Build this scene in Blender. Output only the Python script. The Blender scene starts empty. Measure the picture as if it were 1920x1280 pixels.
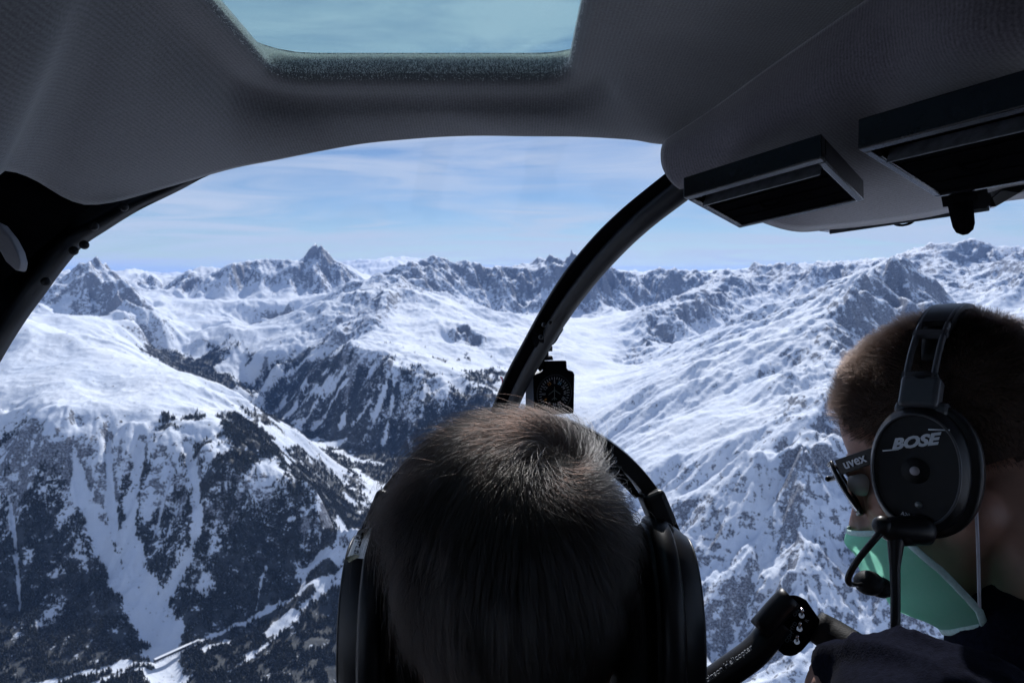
import bpy, bmesh, math, random
import numpy as np
from mathutils import Vector, Matrix, noise as mnoise

scene = bpy.context.scene
COL = scene.collection
R = math.radians

# ------------------------------------------------------------------ camera
PITCH = R(5.6)
F = 1280.0                                   # focal length in pixels of the 1920 px wide photograph
cam_d = bpy.data.cameras.new('camera')
cam_d.lens = 24.0; cam_d.sensor_width = 36.0
cam_d.clip_start = 0.02; cam_d.clip_end = 200000.0
cam_d.dof.use_dof = True; cam_d.dof.focus_distance = 0.55; cam_d.dof.aperture_fstop = 20.0
cam = bpy.data.objects.new('camera', cam_d); COL.objects.link(cam)
cam.rotation_euler = (R(90) - PITCH, 0, 0)
scene.camera = cam
CR = Matrix.Rotation(R(90) - PITCH, 3, 'X')

# ------------------------------------------------------------------ sky, sun, exposure
SUN_EL, SUN_AZ = R(39), R(9)                # azimuth to the right of straight ahead (+Y)
world = bpy.data.worlds.new('World'); scene.world = world; world.use_nodes = True
nt = world.node_tree; nt.nodes.clear()
def N(nt, typ, **kw):
    n = nt.nodes.new(typ)
    for k, v in kw.items():
        if k == 'inp':
            for kk, vv in v.items(): n.inputs[kk].default_value = vv
        else: setattr(n, k, v)
    return n
wo = N(nt, 'ShaderNodeOutputWorld'); bg = N(nt, 'ShaderNodeBackground'); bg.inputs[1].default_value = 0.078
sky = N(nt, 'ShaderNodeTexSky', sky_type='NISHITA', sun_disc=False, sun_elevation=SUN_EL, sun_rotation=SUN_AZ,
        altitude=3000.0, air_density=1.1, dust_density=0.3, ozone_density=3.2)
tc = N(nt, 'ShaderNodeTexCoord'); sep = N(nt, 'ShaderNodeSeparateXYZ')
# cirrus on a flat layer: direction divided by its height above the horizon
mx = N(nt, 'ShaderNodeMath', operation='MAXIMUM'); mx.inputs[1].default_value = 0.0
ad = N(nt, 'ShaderNodeMath', operation='ADD'); ad.inputs[1].default_value = 0.10
dv = N(nt, 'ShaderNodeVectorMath', operation='DIVIDE'); cmb = N(nt, 'ShaderNodeCombineXYZ')
mp = N(nt, 'ShaderNodeMapping'); mp.inputs['Rotation'].default_value = (0, 0, R(55)); mp.inputs['Scale'].default_value = (0.6, 1.35, 1)
nz = N(nt, 'ShaderNodeTexNoise', inp={'Scale': 1.1, 'Detail': 10.0, 'Roughness': 0.60, 'Distortion': 1.1})
nz2 = N(nt, 'ShaderNodeTexNoise', inp={'Scale': 0.45, 'Detail': 4.0, 'Roughness': 0.5})
cr = N(nt, 'ShaderNodeValToRGB'); cr.color_ramp.elements[0].position = 0.37; cr.color_ramp.elements[1].position = 0.60
cr2 = N(nt, 'ShaderNodeValToRGB'); cr2.color_ramp.elements[0].position = 0.26; cr2.color_ramp.elements[1].position = 0.54
mul = N(nt, 'ShaderNodeMath', operation='MULTIPLY'); mul2 = N(nt, 'ShaderNodeMath', operation='MULTIPLY'); mul2.inputs[1].default_value = 0.80
mix = N(nt, 'ShaderNodeMix', data_type='RGBA'); mix.inputs[7].default_value = (8.0, 8.9, 10.4, 1)
L = nt.links.new
L(tc.outputs['Generated'], sep.inputs[0]); L(sep.outputs[2], mx.inputs[0]); L(mx.outputs[0], ad.inputs[0])
for i in range(3): L(ad.outputs[0], cmb.inputs[i])
L(tc.outputs['Generated'], dv.inputs[0]); L(cmb.outputs[0], dv.inputs[1]); L(dv.outputs[0], mp.inputs[0])
L(mp.outputs[0], nz.inputs['Vector']); L(dv.outputs[0], nz2.inputs['Vector'])
L(nz.outputs[0], cr.inputs[0]); L(nz2.outputs[0], cr2.inputs[0]); L(cr.outputs[0], mul.inputs[0]); L(cr2.outputs[0], mul.inputs[1])
L(mul.outputs[0], mul2.inputs[0]); L(mul2.outputs[0], mix.inputs[0]); L(sky.outputs[0], mix.inputs[6])
wb = N(nt, 'ShaderNodeMix', data_type='RGBA', blend_type='MULTIPLY'); wb.inputs[0].default_value = 1.0; wb.inputs[7].default_value = (.95, .965, 1.0, 1); L(mix.outputs[2], wb.inputs[6]); L(wb.outputs[2], bg.inputs[0]); L(bg.outputs[0], wo.inputs[0])

sun_d = bpy.data.lights.new('sun', 'SUN'); sun_d.energy = 4.6; sun_d.angle = R(0.5); sun_d.color = (1.0, 0.955, 0.90)
sun = bpy.data.objects.new('sun', sun_d); COL.objects.link(sun)
SD = Vector((math.sin(SUN_AZ) * math.cos(SUN_EL), math.cos(SUN_AZ) * math.cos(SUN_EL), math.sin(SUN_EL)))
sun.rotation_euler = SD.to_track_quat('Z', 'Y').to_euler()
scene.view_settings.view_transform = 'Standard'; scene.view_settings.look = 'None'
scene.view_settings.gamma = 1.0; scene.view_settings.use_curve_mapping = False
scene.view_settings.exposure = 0.0
scene.cycles.use_denoising = True
scene.cycles.max_bounces = 12; scene.cycles.transparent_max_bounces = 24; scene.cycles.volume_bounces = 1
scene.cycles.diffuse_bounces = 4; scene.cycles.glossy_bounces = 3
scene.cycles.sample_clamp_indirect = 8.0

# ------------------------------------------------------------------ helpers
def P(px, py, d):
    """point seen at photo pixel (px, py) at depth d metres along the view axis"""
    return CR @ Vector(((px - 960) / F * d, -(py - 640) / F * d, -d))
def tag(o, label=None, cat=None, group=None, kind=None):
    if label: o['label'] = label
    if cat: o['category'] = cat
    if group: o['group'] = group
    if kind: o['kind'] = kind
    return o
def empty(name, loc=(0, 0, 0), rot=(0, 0, 0)):
    o = bpy.data.objects.new(name, None); COL.objects.link(o); o.location = loc; o.rotation_euler = rot
    o.empty_display_size = 0.05
    return o
def link(name, me, mat=None, parent=None, smooth=True):
    o = bpy.data.objects.new(name, me); COL.objects.link(o)
    if mat: me.materials.append(mat)
    if parent: o.parent = parent
    if smooth:
        me.polygons.foreach_set('use_smooth', np.ones(len(me.polygons), dtype=bool))
    return o
def mesh_np(name, verts, faces):
    me = bpy.data.meshes.new(name); me.from_pydata([tuple(v) for v in verts], [], faces); me.update(); return me
def new_mat(name):
    m = bpy.data.materials.new(name); m.use_nodes = True
    return m, m.node_tree, m.node_tree.nodes['Principled BSDF']
def simple(name, col, rough=0.5, metal=0.0, noise_amt=0.15, nscale=60.0, bump=0.0, bscale=400.0, spec=0.5, coat=0.0):
    """procedural principled material: colour broken up by noise, optional bump"""
    m, nt, b = new_mat(name)
    t = N(nt, 'ShaderNodeTexCoord'); n = N(nt, 'ShaderNodeTexNoise', inp={'Scale': nscale, 'Detail': 5.0, 'Roughness': 0.6})
    nt.links.new(t.outputs['Object'], n.inputs['Vector'])
    rp = N(nt, 'ShaderNodeValToRGB')
    rp.color_ramp.elements[0].position = 0.3; rp.color_ramp.elements[1].position = 0.7
    rp.color_ramp.elements[0].color = tuple(c * (1 - noise_amt) for c in col[:3]) + (1,)
    rp.color_ramp.elements[1].color = tuple(min(1, c * (1 + noise_amt)) for c in col[:3]) + (1,)
    nt.links.new(n.outputs[0], rp.inputs[0]); nt.links.new(rp.outputs[0], b.inputs['Base Color'])
    mr = N(nt, 'ShaderNodeMapRange', inp={'To Min': max(0.03, rough - 0.08), 'To Max': min(1, rough + 0.08)})
    nt.links.new(n.outputs[0], mr.inputs[0]); nt.links.new(mr.outputs[0], b.inputs['Roughness'])
    b.inputs['Metallic'].default_value = metal; b.inputs['Specular IOR Level'].default_value = spec
    b.inputs['Coat Weight'].default_value = coat
    if bump:
        n2 = N(nt, 'ShaderNodeTexNoise', inp={'Scale': bscale, 'Detail': 3.0})
        bp = N(nt, 'ShaderNodeBump', inp={'Strength': bump, 'Distance': 0.0006})
        nt.links.new(t.outputs['Object'], n2.inputs['Vector']); nt.links.new(n2.outputs[0], bp.inputs['Height'])
        nt.links.new(bp.outputs[0], b.inputs['Normal'])
    return m
def apply_mods(o):
    dg = bpy.context.evaluated_depsgraph_get(); dg.update()
    me = bpy.data.meshes.new_from_object(o.evaluated_get(dg)); o.modifiers.clear(); o.data = me
    return o
# ------------------------------------------------------------------ terrain
rng = np.random.default_rng(7)
f32 = np.float32
def W(px, py, km):
    """ground point seen at photo pixel (px,py) at km kilometres straight ahead -> x, y, z in metres"""
    d = CR @ Vector(((px - 960) / F, -(py - 640) / F, -1.0)); s = km * 1000 / d.y
    return (d.x * s, d.y * s, d.z * s)
VF = -1340.0
def VFp(px, py, z=VF):
    d = CR @ Vector(((px - 960) / F, -(py - 640) / F, -1.0)); s = z / d.z
    return (d.x * s, d.y * s, z)
# control lines: (points, ruggedness, forest density); a point is (px, py, km)
CL = [
 # left plateau mountain: far rim, plateau, break of slope
 ([(-260,560,4.6),(-100,590,4.4),(60,612,4.3),(150,630,4.3),(250,668,4.2),(330,690,4.1),(400,702,4.0)], .24, .05),
 ([(440,740,3.75),(480,800,3.45),(540,870,3.15),(600,950,2.95),(640,1015,2.8)], .4, .62),
 ([(-200,720,3.8),(0,690,3.8),(100,705,3.6),(200,740,3.45),(300,755,3.35),(390,790,3.25)], .22, 0),
 ([(-200,790,3.2),(0,790,3.12),(80,800,3.06),(150,822,3.02),(230,812,3.06),(300,822,3.02),(380,850,2.95),(450,900,2.85)], .65, .32),
 ([(-200,1010,2.8),(0,1000,2.75),(100,1040,2.67),(220,1060,2.64),(330,1070,2.62),(450,1040,2.68),(560,1040,2.75)], .35, 1),
 ([(420,800,3.15),(480,870,3.0),(540,940,2.87),(590,1000,2.78)], .45, .9),
 ([(90,950,2.82),(200,960,2.8),(330,960,2.8),(440,960,2.78)], .5, .7),
 # knoll with a forest face beyond the plateau
 ([(210,640,8.0),(300,622,8.1),(440,613,8.0),(485,650,7.5),(500,695,7.0)], .3, .5),
 ([(260,660,7.3),(340,690,6.9),(420,715,6.7),(480,735,6.8)], .3, 1),
 # terrace, bowl and left background peaks
 ([(280,572,9.6),(330,560,10),(440,566,10),(540,575,9.9)], .35, 0),
 ([(330,604,9.2),(430,606,9.2),(540,600,9.2)], .25, 0),
 ([(40,560,8.4),(110,522,8.8),(170,503,9.0),(205,520,8.8),(235,560,8.2),(262,600,7.6)], .9, 0),
 ([(60,610,6.2),(180,622,6.4),(300,600,8.0)], .3, 0),
 ([(235,520,11),(272,514,11.3),(330,530,13)], .8, 0),
 ([(-300,520,9),(-150,500,9.3),(-60,520,9.3)], .9, 0),
 # dark range and pyramid
 ([(312,552,11.0),(340,538,11.0),(370,524,11.1),(420,523,11.2),(470,510,11.5),(520,502,11.8),(550,508,12.0),(572,494,12.0),(597,462,12.0),(618,490,11.9),(640,520,11.6)], 1.0, 0),
 ([(597,466,11.95),(590,515,11.5),(600,550,11.0)], .8, 0),
 ([(350,562,10.6),(450,566,10.5),(560,562,10.6)], .4, 0),
 ([(640,560,10.6),(680,540,11.5),(720,520,13)], .2, 0),
 # far chain
 ([(560,500,24),(640,497,25),(700,492,25),(733,485,25),(760,492,23),(800,498,23),(825,491,24),(860,508,24)], .8, 0),
 ([(230,516,26),(150,520,26),(0,512,26),(-200,500,26)], .8, 0),
 ([(900,514,24),(1100,512,25),(1300,512,25),(1500,505,24),(1700,500,24),(2000,490,24),(2300,490,25)], .8, 0),
 # central ridge and its forested cliff
 ([(800,497,11),(765,510,10.4),(725,530,9.6),(710,552,8.6),(690,585,7.9),(675,620,7.3)], 1.0, 0),
 ([(668,556,8.7),(640,590,8.0),(600,625,7.6),(560,650,7.3),(530,690,7.0)], .8, .3),
 ([(590,700,6.4),(640,676,6.2),(715,664,6.0),(755,690,5.8),(800,698,5.7),(850,740,5.4),(890,765,5.1),(960,800,4.9)], .7, .5),
 ([(600,790,5.9),(700,780,5.4),(800,800,5.2),(870,840,5.0)], .8, .62),
 ([(780,600,7.6),(800,640,6.9),(860,690,6.1)], .2, 0),
 ([(820,555,8.8),(900,600,8.0),(960,650,7.0)], .35, 0),
 ([(790,560,8.9),(740,545,9.2)], .9, 0),
 ([(870,640,7.2),(870,615,7.4)], 1.0, 0),
 # main valley floor
 ([VFp(640,1085),VFp(690,960),VFp(700,900),VFp(660,860),VFp(600,830),VFp(540,790),VFp(490,755)], .05, .75),
 ([VFp(740,880), VFp(820,900), VFp(880,940)], .1, .8),
 ([(440,700,9.0),(520,640,9.8)], .3, .3),
 ([VFp(-100,1290),VFp(60,1280),VFp(170,1265),VFp(330,1215),VFp(450,1165),VFp(560,1110),VFp(640,1080)], .05, 1),
 # right-hand basin and head of valley
 ([(980,900,4.6),(1040,840,4.9),(1090,770,5.2),(1080,705,6.5),(1140,645,8.0),(1120,600,9.3)], .1, 0),
 ([(1230,645,8.2),(1180,660,7.8)], .2, 0),
 # background range skyline and foot
 ([(800,497,11),(850,508,11.2),(880,505,11.0),(910,512,11),(940,507,11),(990,511,11),(1040,505,11.1),(1063,493,11.0),(1085,500,11.2),(1110,520,11.6),(1150,504,12),(1190,515,12),(1230,512,11.8),(1262,506,11.6),(1300,512,11.5),(1330,519,12),(1367,516,13),(1420,511,13),(1455,509,13),(1480,499,12.8),(1512,508,12.6),(1560,498,11),(1590,489,10.6),(1625,494,10.6)], 1.1, 0),
 ([(850,566,10.2),(920,580,10.1),(1000,584,10.2),(1060,578,10.3),(1130,584,10.6),(1200,574,11.0),(1300,560,11.0)], .8, 0),
 # spur group right of the basin
 ([(1160,680,7.3),(1200,645,7.8),(1240,612,8.4),(1285,577,9.0),(1335,556,9.8),(1400,534,10.8)], 1.1, 0),
 ([(1260,660,7.5),(1330,640,8.2),(1400,622,8.6),(1455,605,8.8),(1500,575,9.4)], .5, 0),
 ([(1370,590,9.2),(1410,570,9.8)], .8, 0),
 # right-hand mountain
 ([(1665,492,6.3),(1628,508,6.1),(1590,532,5.9),(1540,577,5.5),(1495,612,5.2),(1460,638,5.0),(1400,662,4.9),(1330,700,4.8),(1250,745,4.7)], .45, 0),
 ([(1665,496,6.2),(1620,520,5.8),(1590,560,5.3),(1583,620,4.75),(1590,675,4.3),(1560,740,3.8),(1530,800,3.4),(1510,850,3.1)], .9, 0),
 ([(1640,700,4.5),(1650,620,5.2),(1690,560,5.9)], .8, 0),
 ([(1690,500,6.4),(1720,540,6.2),(1740,600,5.6),(1780,680,4.9)], .9, 0),
 ([(1400,760,4.1),(1300,800,3.95),(1200,850,3.9)], .2, 0),
 ([(1450,840,3.3),(1380,860,3.3),(1300,890,3.45)], .35, 0),
 ([(1200,910,3.6),(1250,1000,3.15),(1330,1150,2.7),(1400,1280,2.4)], .7, 0),
 ([(1480,930,2.95),(1500,1000,2.8),(1480,1130,2.52),(1500,1280,2.28)], .6, 0),
 ([(1600,800,3.5),(1640,900,3.05),(1620,1000,2.75),(1640,1120,2.5),(1660,1260,2.25)], .8, 0),
 ([(1800,820,3.6),(1850,1000,2.7),(1900,1280,2.2)], .8, 0),
 ([(1740,508,9.8),(1780,490,10.2),(1828,470,10.5),(1860,490,10.2),(1920,488,9.6),(2050,480,9.5),(2200,500,9)], 1.15, 0),
 ([(1700,560,8.6),(1760,534,9.0),(1840,545,8.6),(1920,520,8.2),(2000,530,8.0)], 1.0, 0),
 ([(1780,590,7.6),(1860,600,7.2),(1920,590,7.0),(2050,590,6.8)], .5, 0),
 ([(1820,620,6.0),(1900,650,5.2),(2050,680,4.6)], .7, 0),
]
pts = []; att = []
for line, rug, fo in CL:
    w = [p if abs(p[2]) > 60 else W(*p) for p in line]
    w = [(a[0], a[1], a[2]) for a in w]
    for i in range(len(w)):
        pts.append(w[i]); att.append((rug, fo))
        if i + 1 < len(w):
            a, b = np.array(w[i]), np.array(w[i + 1]); n = int(np.linalg.norm((b - a)[:2]) // 420)
            n = min(n, 8)
            for k in range(1, n + 1):
                q = a + (b - a) * k / (n + 1); pts.append(tuple(q)); att.append((rug, fo))
# far surroundings: rolling high ground behind and beside
for a in range(0, 360, 12):
    for r_, z_ in ((1400, -1250), (4500, -700), (9000, -300), (16000, -500), (34000, -500), (60000, -1200)):
        if (-48 < ((a + 180) % 360 - 180) < 48) and r_ < 30000: continue
        pts.append((r_ * math.sin(R(a)), r_ * math.cos(R(a)), z_ + rng.uniform(-150, 150))); att.append((.6, .2))
for px in (-200, 0, 300, 620, 760, 960, 1150, 1500, 1900, 2150):   # low ground between the near ranges and the far chain
    for km in (15.5, 19):
        pts.append(W(px, 562 if km < 17 else 545, km)); att.append((.5, 0))
for px in (0, 500, 960, 1400, 1900):
    pts.append(VFp(px, 1600)); att.append((.1, .7))
pts = np.array(pts, dtype=np.float64); att = np.array(att, dtype=np.float64)
# drop near-duplicates
keep = []
for i in range(len(pts)):
    if all(np.hypot(*(pts[i, :2] - pts[j, :2])) > 60 for j in keep): keep.append(i)
pts = pts[keep]; att = att[keep]
NP_ = len(pts)
D = np.sqrt(((pts[:, None, :2] - pts[None, :, :2]) ** 2).sum(-1) + 45.0 ** 2) / 1000
A = np.zeros((NP_ + 3, NP_ + 3)); A[:NP_, :NP_] = -D - np.eye(NP_) * 0.0
A[:NP_, NP_] = 1; A[:NP_, NP_ + 1:] = pts[:, :2] / 10000
A[NP_:, :NP_] = A[:NP_, NP_:].T
rhs = np.zeros(NP_ + 3); rhs[:NP_] = pts[:, 2]
RW = np.linalg.solve(A, rhs)
def base(x, y):
    """smooth interpolated ground height, its gradient, ruggedness and forest density"""
    x = np.asarray(x, f32).ravel(); y = np.asarray(y, f32).ravel(); n = len(x)
    h = np.empty(n, f32); gx = np.empty(n, f32); gy = np.empty(n, f32); rg = np.empty(n, f32); fo = np.empty(n, f32)
    p = pts[:, :2].astype(f32); w = RW[:NP_].astype(f32); at = att.astype(f32)
    for s in range(0, n, 20000):
        dx = (x[s:s+20000, None] - p[None, :, 0]) / 1000; dy = (y[s:s+20000, None] - p[None, :, 1]) / 1000
        r2 = dx * dx + dy * dy; r = np.sqrt(r2 + 0.045 ** 2)
        h[s:s+20000] = -(r @ w)
        gx[s:s+20000] = -((dx / r) @ w) / 1000; gy[s:s+20000] = -((dy / r) @ w) / 1000
        q = 1 / (r2 + 0.02) ** 1.6; qs = q.sum(1)
        rg[s:s+20000] = (q @ at[:, 0]) / qs; fo[s:s+20000] = (q @ at[:, 1]) / qs
    h += RW[NP_] + RW[NP_ + 1] * x / 10000 + RW[NP_ + 2] * y / 10000
    gx += RW[NP_ + 1] / 10000; gy += RW[NP_ + 2] / 10000
    return h, gx, gy, rg, fo
def hsh(ix, iy, seed):
    n = (ix.astype(np.int64) * 374761393 + iy.astype(np.int64) * 668265263 + seed * 1442695041) & 0xffffffff
    n = ((n ^ (n >> 13)) * 1274126177) & 0xffffffff
    n = ((n ^ (n >> 16)) * 2246822519) & 0xffffffff
    return ((n ^ (n >> 15)) & 0xffff).astype(f32) / 65535.0
def vnoise(x, y, seed=0):
    """value noise 0..1, quintic"""
    ix = np.floor(x); iy = np.floor(y); fx = (x - ix).astype(f32); fy = (y - iy).astype(f32)
    ix = ix.astype(np.int64); iy = iy.astype(np.int64)
    u = fx * fx * fx * (fx * (fx * 6 - 15) + 10); v = fy * fy * fy * (fy * (fy * 6 - 15) + 10)
    a = hsh(ix, iy, seed); b = hsh(ix + 1, iy, seed); c = hsh(ix, iy + 1, seed); d = hsh(ix + 1, iy + 1, seed)
    return a + (b - a) * u + (c - a) * v + (a - b - c + d) * u * v
def fbm(x, y, octv, seed=0, gain=.5, ridged=False):
    s = 0; a = 1; t = 0
    for o in range(octv):
        n = vnoise(x * 2 ** o + 17.3 * o, y * 2 ** o - 9.1 * o, seed + o)
        if ridged: n = (1 - np.abs(2 * n - 1)) ** 1.5
        s = s + n * a; t += a; a *= gain
    return s / t
def erosion(x, y, dx, dy, seed):
    """slope-aligned gully noise: value and its derivatives"""
    ix = np.floor(x).astype(np.int64); iy = np.floor(y).astype(np.int64)
    fx = (x - ix).astype(f32); fy = (y - iy).astype(f32)
    va = np.zeros_like(fx); vx = np.zeros_like(fx); vy = np.zeros_like(fx); wt = np.zeros_like(fx)
    for i in (-1, 0, 1):
        for j in (-1, 0, 1):
            h1 = hsh(ix + i, iy + j, seed); h2 = hsh(ix + i, iy + j, seed + 77)
            px = fx - i - h1; py = fy - j - h2
            d = px * px + py * py; w = np.exp(-d * 2.6).astype(f32)
            m = (px * dx + py * dy) * 6.2832; wt += w
            va += np.cos(m) * w; s = -np.sin(m) * w; vx += s * dx; vy += s * dy
    return va / wt, vx / wt, vy / wt
# named ground features, drawn as (pixel track, width m) and put on the valley side by solving for the slope
def height(x, y, detail=True):
    x = np.asarray(x, np.float64).ravel(); y = np.asarray(y, np.float64).ravel()
    wx = (fbm(x / 900, y / 900, 3, 50) - .5) * 260; wy = (fbm(x / 900 + 40, y / 900, 3, 60) - .5) * 260
    h, gx, gy, rg, fo = base(x + wx, y + wy)
    if not detail: return h, rg, fo, h
    dist = np.hypot(x, y).astype(f32)
    rgc = np.clip(rg, 0, 1.1)
    # broad relief
    h0 = h.copy()
    h = h + (fbm(x / 1000, y / 1000, 5, 3, .5, True) - .45) * 260 * rgc * np.clip(dist / 5500, .3, 1.35) + (fbm(x / 260, y / 260, 4, 9) - .5) * 55 * (0.35 + rgc) + (fbm(x / 110, y / 110, 4, 19, .55, True) - .45) * 42 * np.clip(rgc, .1, 1)
    dgx, dgy = gx, gy
    ca = 0.0
    freq = 1 / 620.0; amp = 108.0; hx = dgx.copy(); hy = dgy.copy(); tot = np.zeros_like(h)
    for o in range(6):
        g = np.sqrt(hx * hx + hy * hy) + 1e-6
        k = np.clip(g * 2.6, 0, 1.15) / g
        v, ex, ey = erosion(x * freq, y * freq, -hy * k, hx * k, 100 + o)
        v = v - .0
        a = amp * (0.05 + 1.0 * rgc) * np.clip(g * 1.6, 0.08, 1)
        tot += v * a; ca = ca + v * (0.5 ** (o * .6)) 
        hx = hx + ex * a * freq * 6.28 * .5; hy = hy + ey * a * freq * 6.28 * .5
        freq *= 2.05; amp *= .46
    h = h + tot
    return h, rg, fo, ca

def ray_ground(px, py, hf=None):
    """where the view ray through a photo pixel meets the smooth ground"""
    d = CR @ Vector(((px - 960) / F, -(py - 640) / F, -1.0)); d = np.array(d) / d.y
    ys = np.concatenate([np.arange(1300, 9000, 12.0), np.arange(9000, 14000, 40.0)])
    h = HC(d[0] * ys, ys)
    below = np.nonzero(d[2] * ys < h)[0]
    i = below[0] if len(below) else len(ys) - 1
    return d[0] * ys[i], ys[i]
# cached coarse height for ray casting
_cx = np.arange(-4000, 3600, 25.0); _cy = np.arange(1200, 8200, 25.0)
_X, _Y = np.meshgrid(_cx, _cy)
_H = height(_X, _Y)[0].reshape(_X.shape)
def HC(x, y):
    u = np.clip((np.asarray(x) + 4000) / 25, 0, len(_cx) - 1.001); v = np.clip((np.asarray(y) - 1200) / 25, 0, len(_cy) - 1.001)
    i = u.astype(int); j = v.astype(int); u = u - i; v = v - j
    return (_H[j, i] * (1-u) + _H[j, i+1] * u) * (1-v) + (_H[j+1, i] * (1-u) + _H[j+1, i+1] * u) * v
def track(pix, w0, w1):
    g = [ray_ground(a, b) for a, b in pix]; out = []
    for i in range(len(g) - 1):
        out.append((g[i], g[i+1], w0 + (w1 - w0) * i / max(1, len(g)-1), w0 + (w1 - w0) * (i+1) / max(1, len(g)-1)))
    return out
def seg_dist(x, y, segs, norm=True):
    """smallest distance to the segments divided by their half width"""
    best = np.full(len(x), 1e9, f32)
    for (a, b, wa, wb) in segs:
        ax, ay = a; bx, by = b; vx, vy = bx - ax, by - ay; l2 = vx*vx + vy*vy + 1e-6
        mgn = 3 * max(wa, wb)
        m = (x > min(ax,bx)-mgn) & (x < max(ax,bx)+mgn) & (y > min(ay,by)-mgn) & (y < max(ay,by)+mgn)
        if not m.any(): continue
        xx = x[m]; yy = y[m]
        t = np.clip(((xx-ax)*vx + (yy-ay)*vy) / l2, 0, 1)
        d = np.hypot(xx-ax-t*vx, yy-ay-t*vy) / ((wa + (wb-wa)*t) * .5)
        best[m] = np.minimum(best[m], d.astype(f32))
    return best
AV = (track([(140,850),(160,930),(185,1000),(215,1060),(255,1130),(290,1190),(305,1222)], 30, 100)
    + track([(205,820),(205,880),(212,960),(225,1030),(262,1100),(300,1190)], 18, 55)
    + track([(265,830),(262,880),(240,950),(236,1010),(262,1080),(300,1160),(315,1222)], 30, 105)
    + track([(350,830),(365,900),(372,980),(352,1040),(320,1095),(300,1140)], 34, 34)
    + track([(325,880),(305,950),(288,1010)], 14, 12)
    + track([(20,940),(30,1040),(38,1140)], 10, 12)
    + track([(308,1225),(316,1290),(330,1400)], 100, 120))
ROAD = (track([(-60,1300),(60,1290),(170,1262),(290,1238),(370,1205),(440,1172),(500,1142),(560,1113),(600,1090),(640,1072)], 24, 28)
    + track([(430,1260),(470,1232),(505,1205),(560,1150),(600,1112),(645,1080)], 16, 20)
    + track([(565,1115),(572,1080),(585,1055),(600,1040)], 24, 22)
    + track([(480,1150),(490,1095),(500,1060)], 8, 8)
    + track([(140,1300),(260,1255),(310,1245)], 16, 16))
MEADOW = (track([(385,1218),(425,1204)], 40, 50) + track([(500,1190),(545,1160)], 40, 60) + track([(570,1075),(600,1050),(640,1045)], 50, 60) + track([(440,1240),(470,1225)], 24, 30) + track([(600,1100),(640,1090)], 60, 70) + track([(150,1262),(230,1252)], 40, 46) + track([(500,806),(530,814)], 90, 80) + track([(515,832),(560,835),(610,832),(640,830)], 90, 110) + track([(630,846),(665,862),(705,868)], 100, 120)
    + track([(660,880),(690,900),(705,930),(735,960)], 80, 130) + track([(650,930),(665,945)], 50, 70) + track([(455,735),(470,748)], 120, 100)
    + track([(535,860),(540,862)], 40, 40) + track([(640,980),(670,1000),(690,1040)], 60, 60) + track([(560,828),(590,826)], 140, 100))
SLIDES = (track([(700,690),(668,745),(640,800)], 30, 60) + track([(740,700),(735,760),(720,830)], 20, 40) + track([(800,720),(790,780)], 26, 30) + track([(650,690),(600,740),(560,800)], 60, 90) + track([(840,760),(850,810)], 26, 30) + track([(620,690),(575,725),(530,760)], 50, 70) + track([(500,720),(560,690),(600,660)], 120, 90) + track([(545,772),(585,735),(640,700)], 110, 60) + track([(590,800),(625,750),(650,715)], 50, 40)
    + track([(700,790),(715,750),(730,700)], 50, 20) + track([(660,800),(690,760)], 40, 30)+ track([(470,700),(540,650),(590,640)], 200, 120))

def az_grid():
    a = [-math.pi + 0.0]
    fine = np.arange(R(-43), R(43), R(0.083))
    co = np.arange(R(43), 2 * math.pi - R(43), R(1.6))
    return np.concatenate([fine, co])
def r_grid():
    r = [120.0, 500.0, 900.0, 1250.0]
    while r[-1] < 70000:
        q = r[-1]
        s = 10.5 if q < 3600 else 10.5 + (q - 3600) * 0.0028 if q < 12500 else 70 if q < 20000 else 160 if q < 30000 else 4000
        if q < 1500: s = 40
        r.append(q + s)
    return np.array(r)
AZ, RR = az_grid(), r_grid(); NA, NR = len(AZ), len(RR)
print('terrain', NA, NR, NA * NR, 'control', NP_)
rr, aa = np.meshgrid(RR, AZ, indexing='ij')
TX = (rr * np.sin(aa)).ravel(); TY = (rr * np.cos(aa)).ravel()
TH, TR, TF, TC = height(TX, TY)
# ground features
dav = seg_dist(TX, TY, AV); drd = seg_dist(TX, TY, ROAD); dmd = seg_dist(TX, TY, MEADOW); dsl = seg_dist(TX, TY, SLIDES)
edge = (fbm(TX / 55, TY / 55, 5, 31, .65) - .5) * 2.0
sm = lambda a, b, v: (lambda t: t * t * (3 - 2 * t))(np.clip((v - a) / (b - a), 0, 1))
mav = 1 - sm(.65, 1.35, dav + edge); mrd = 1 - sm(.8, 1.1, drd + edge * .25); mmd = 1 - sm(.7, 1.1, dmd + edge * 1.6); msl = 1 - sm(.5, 1.2, dsl + edge * 1.8)
TH = TH - mav * 7 - (1 - sm(0, 2.0, dav)) * 20
openg = np.clip(np.maximum.reduce([mav, mrd, mmd, msl]), 0, 1)
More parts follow.
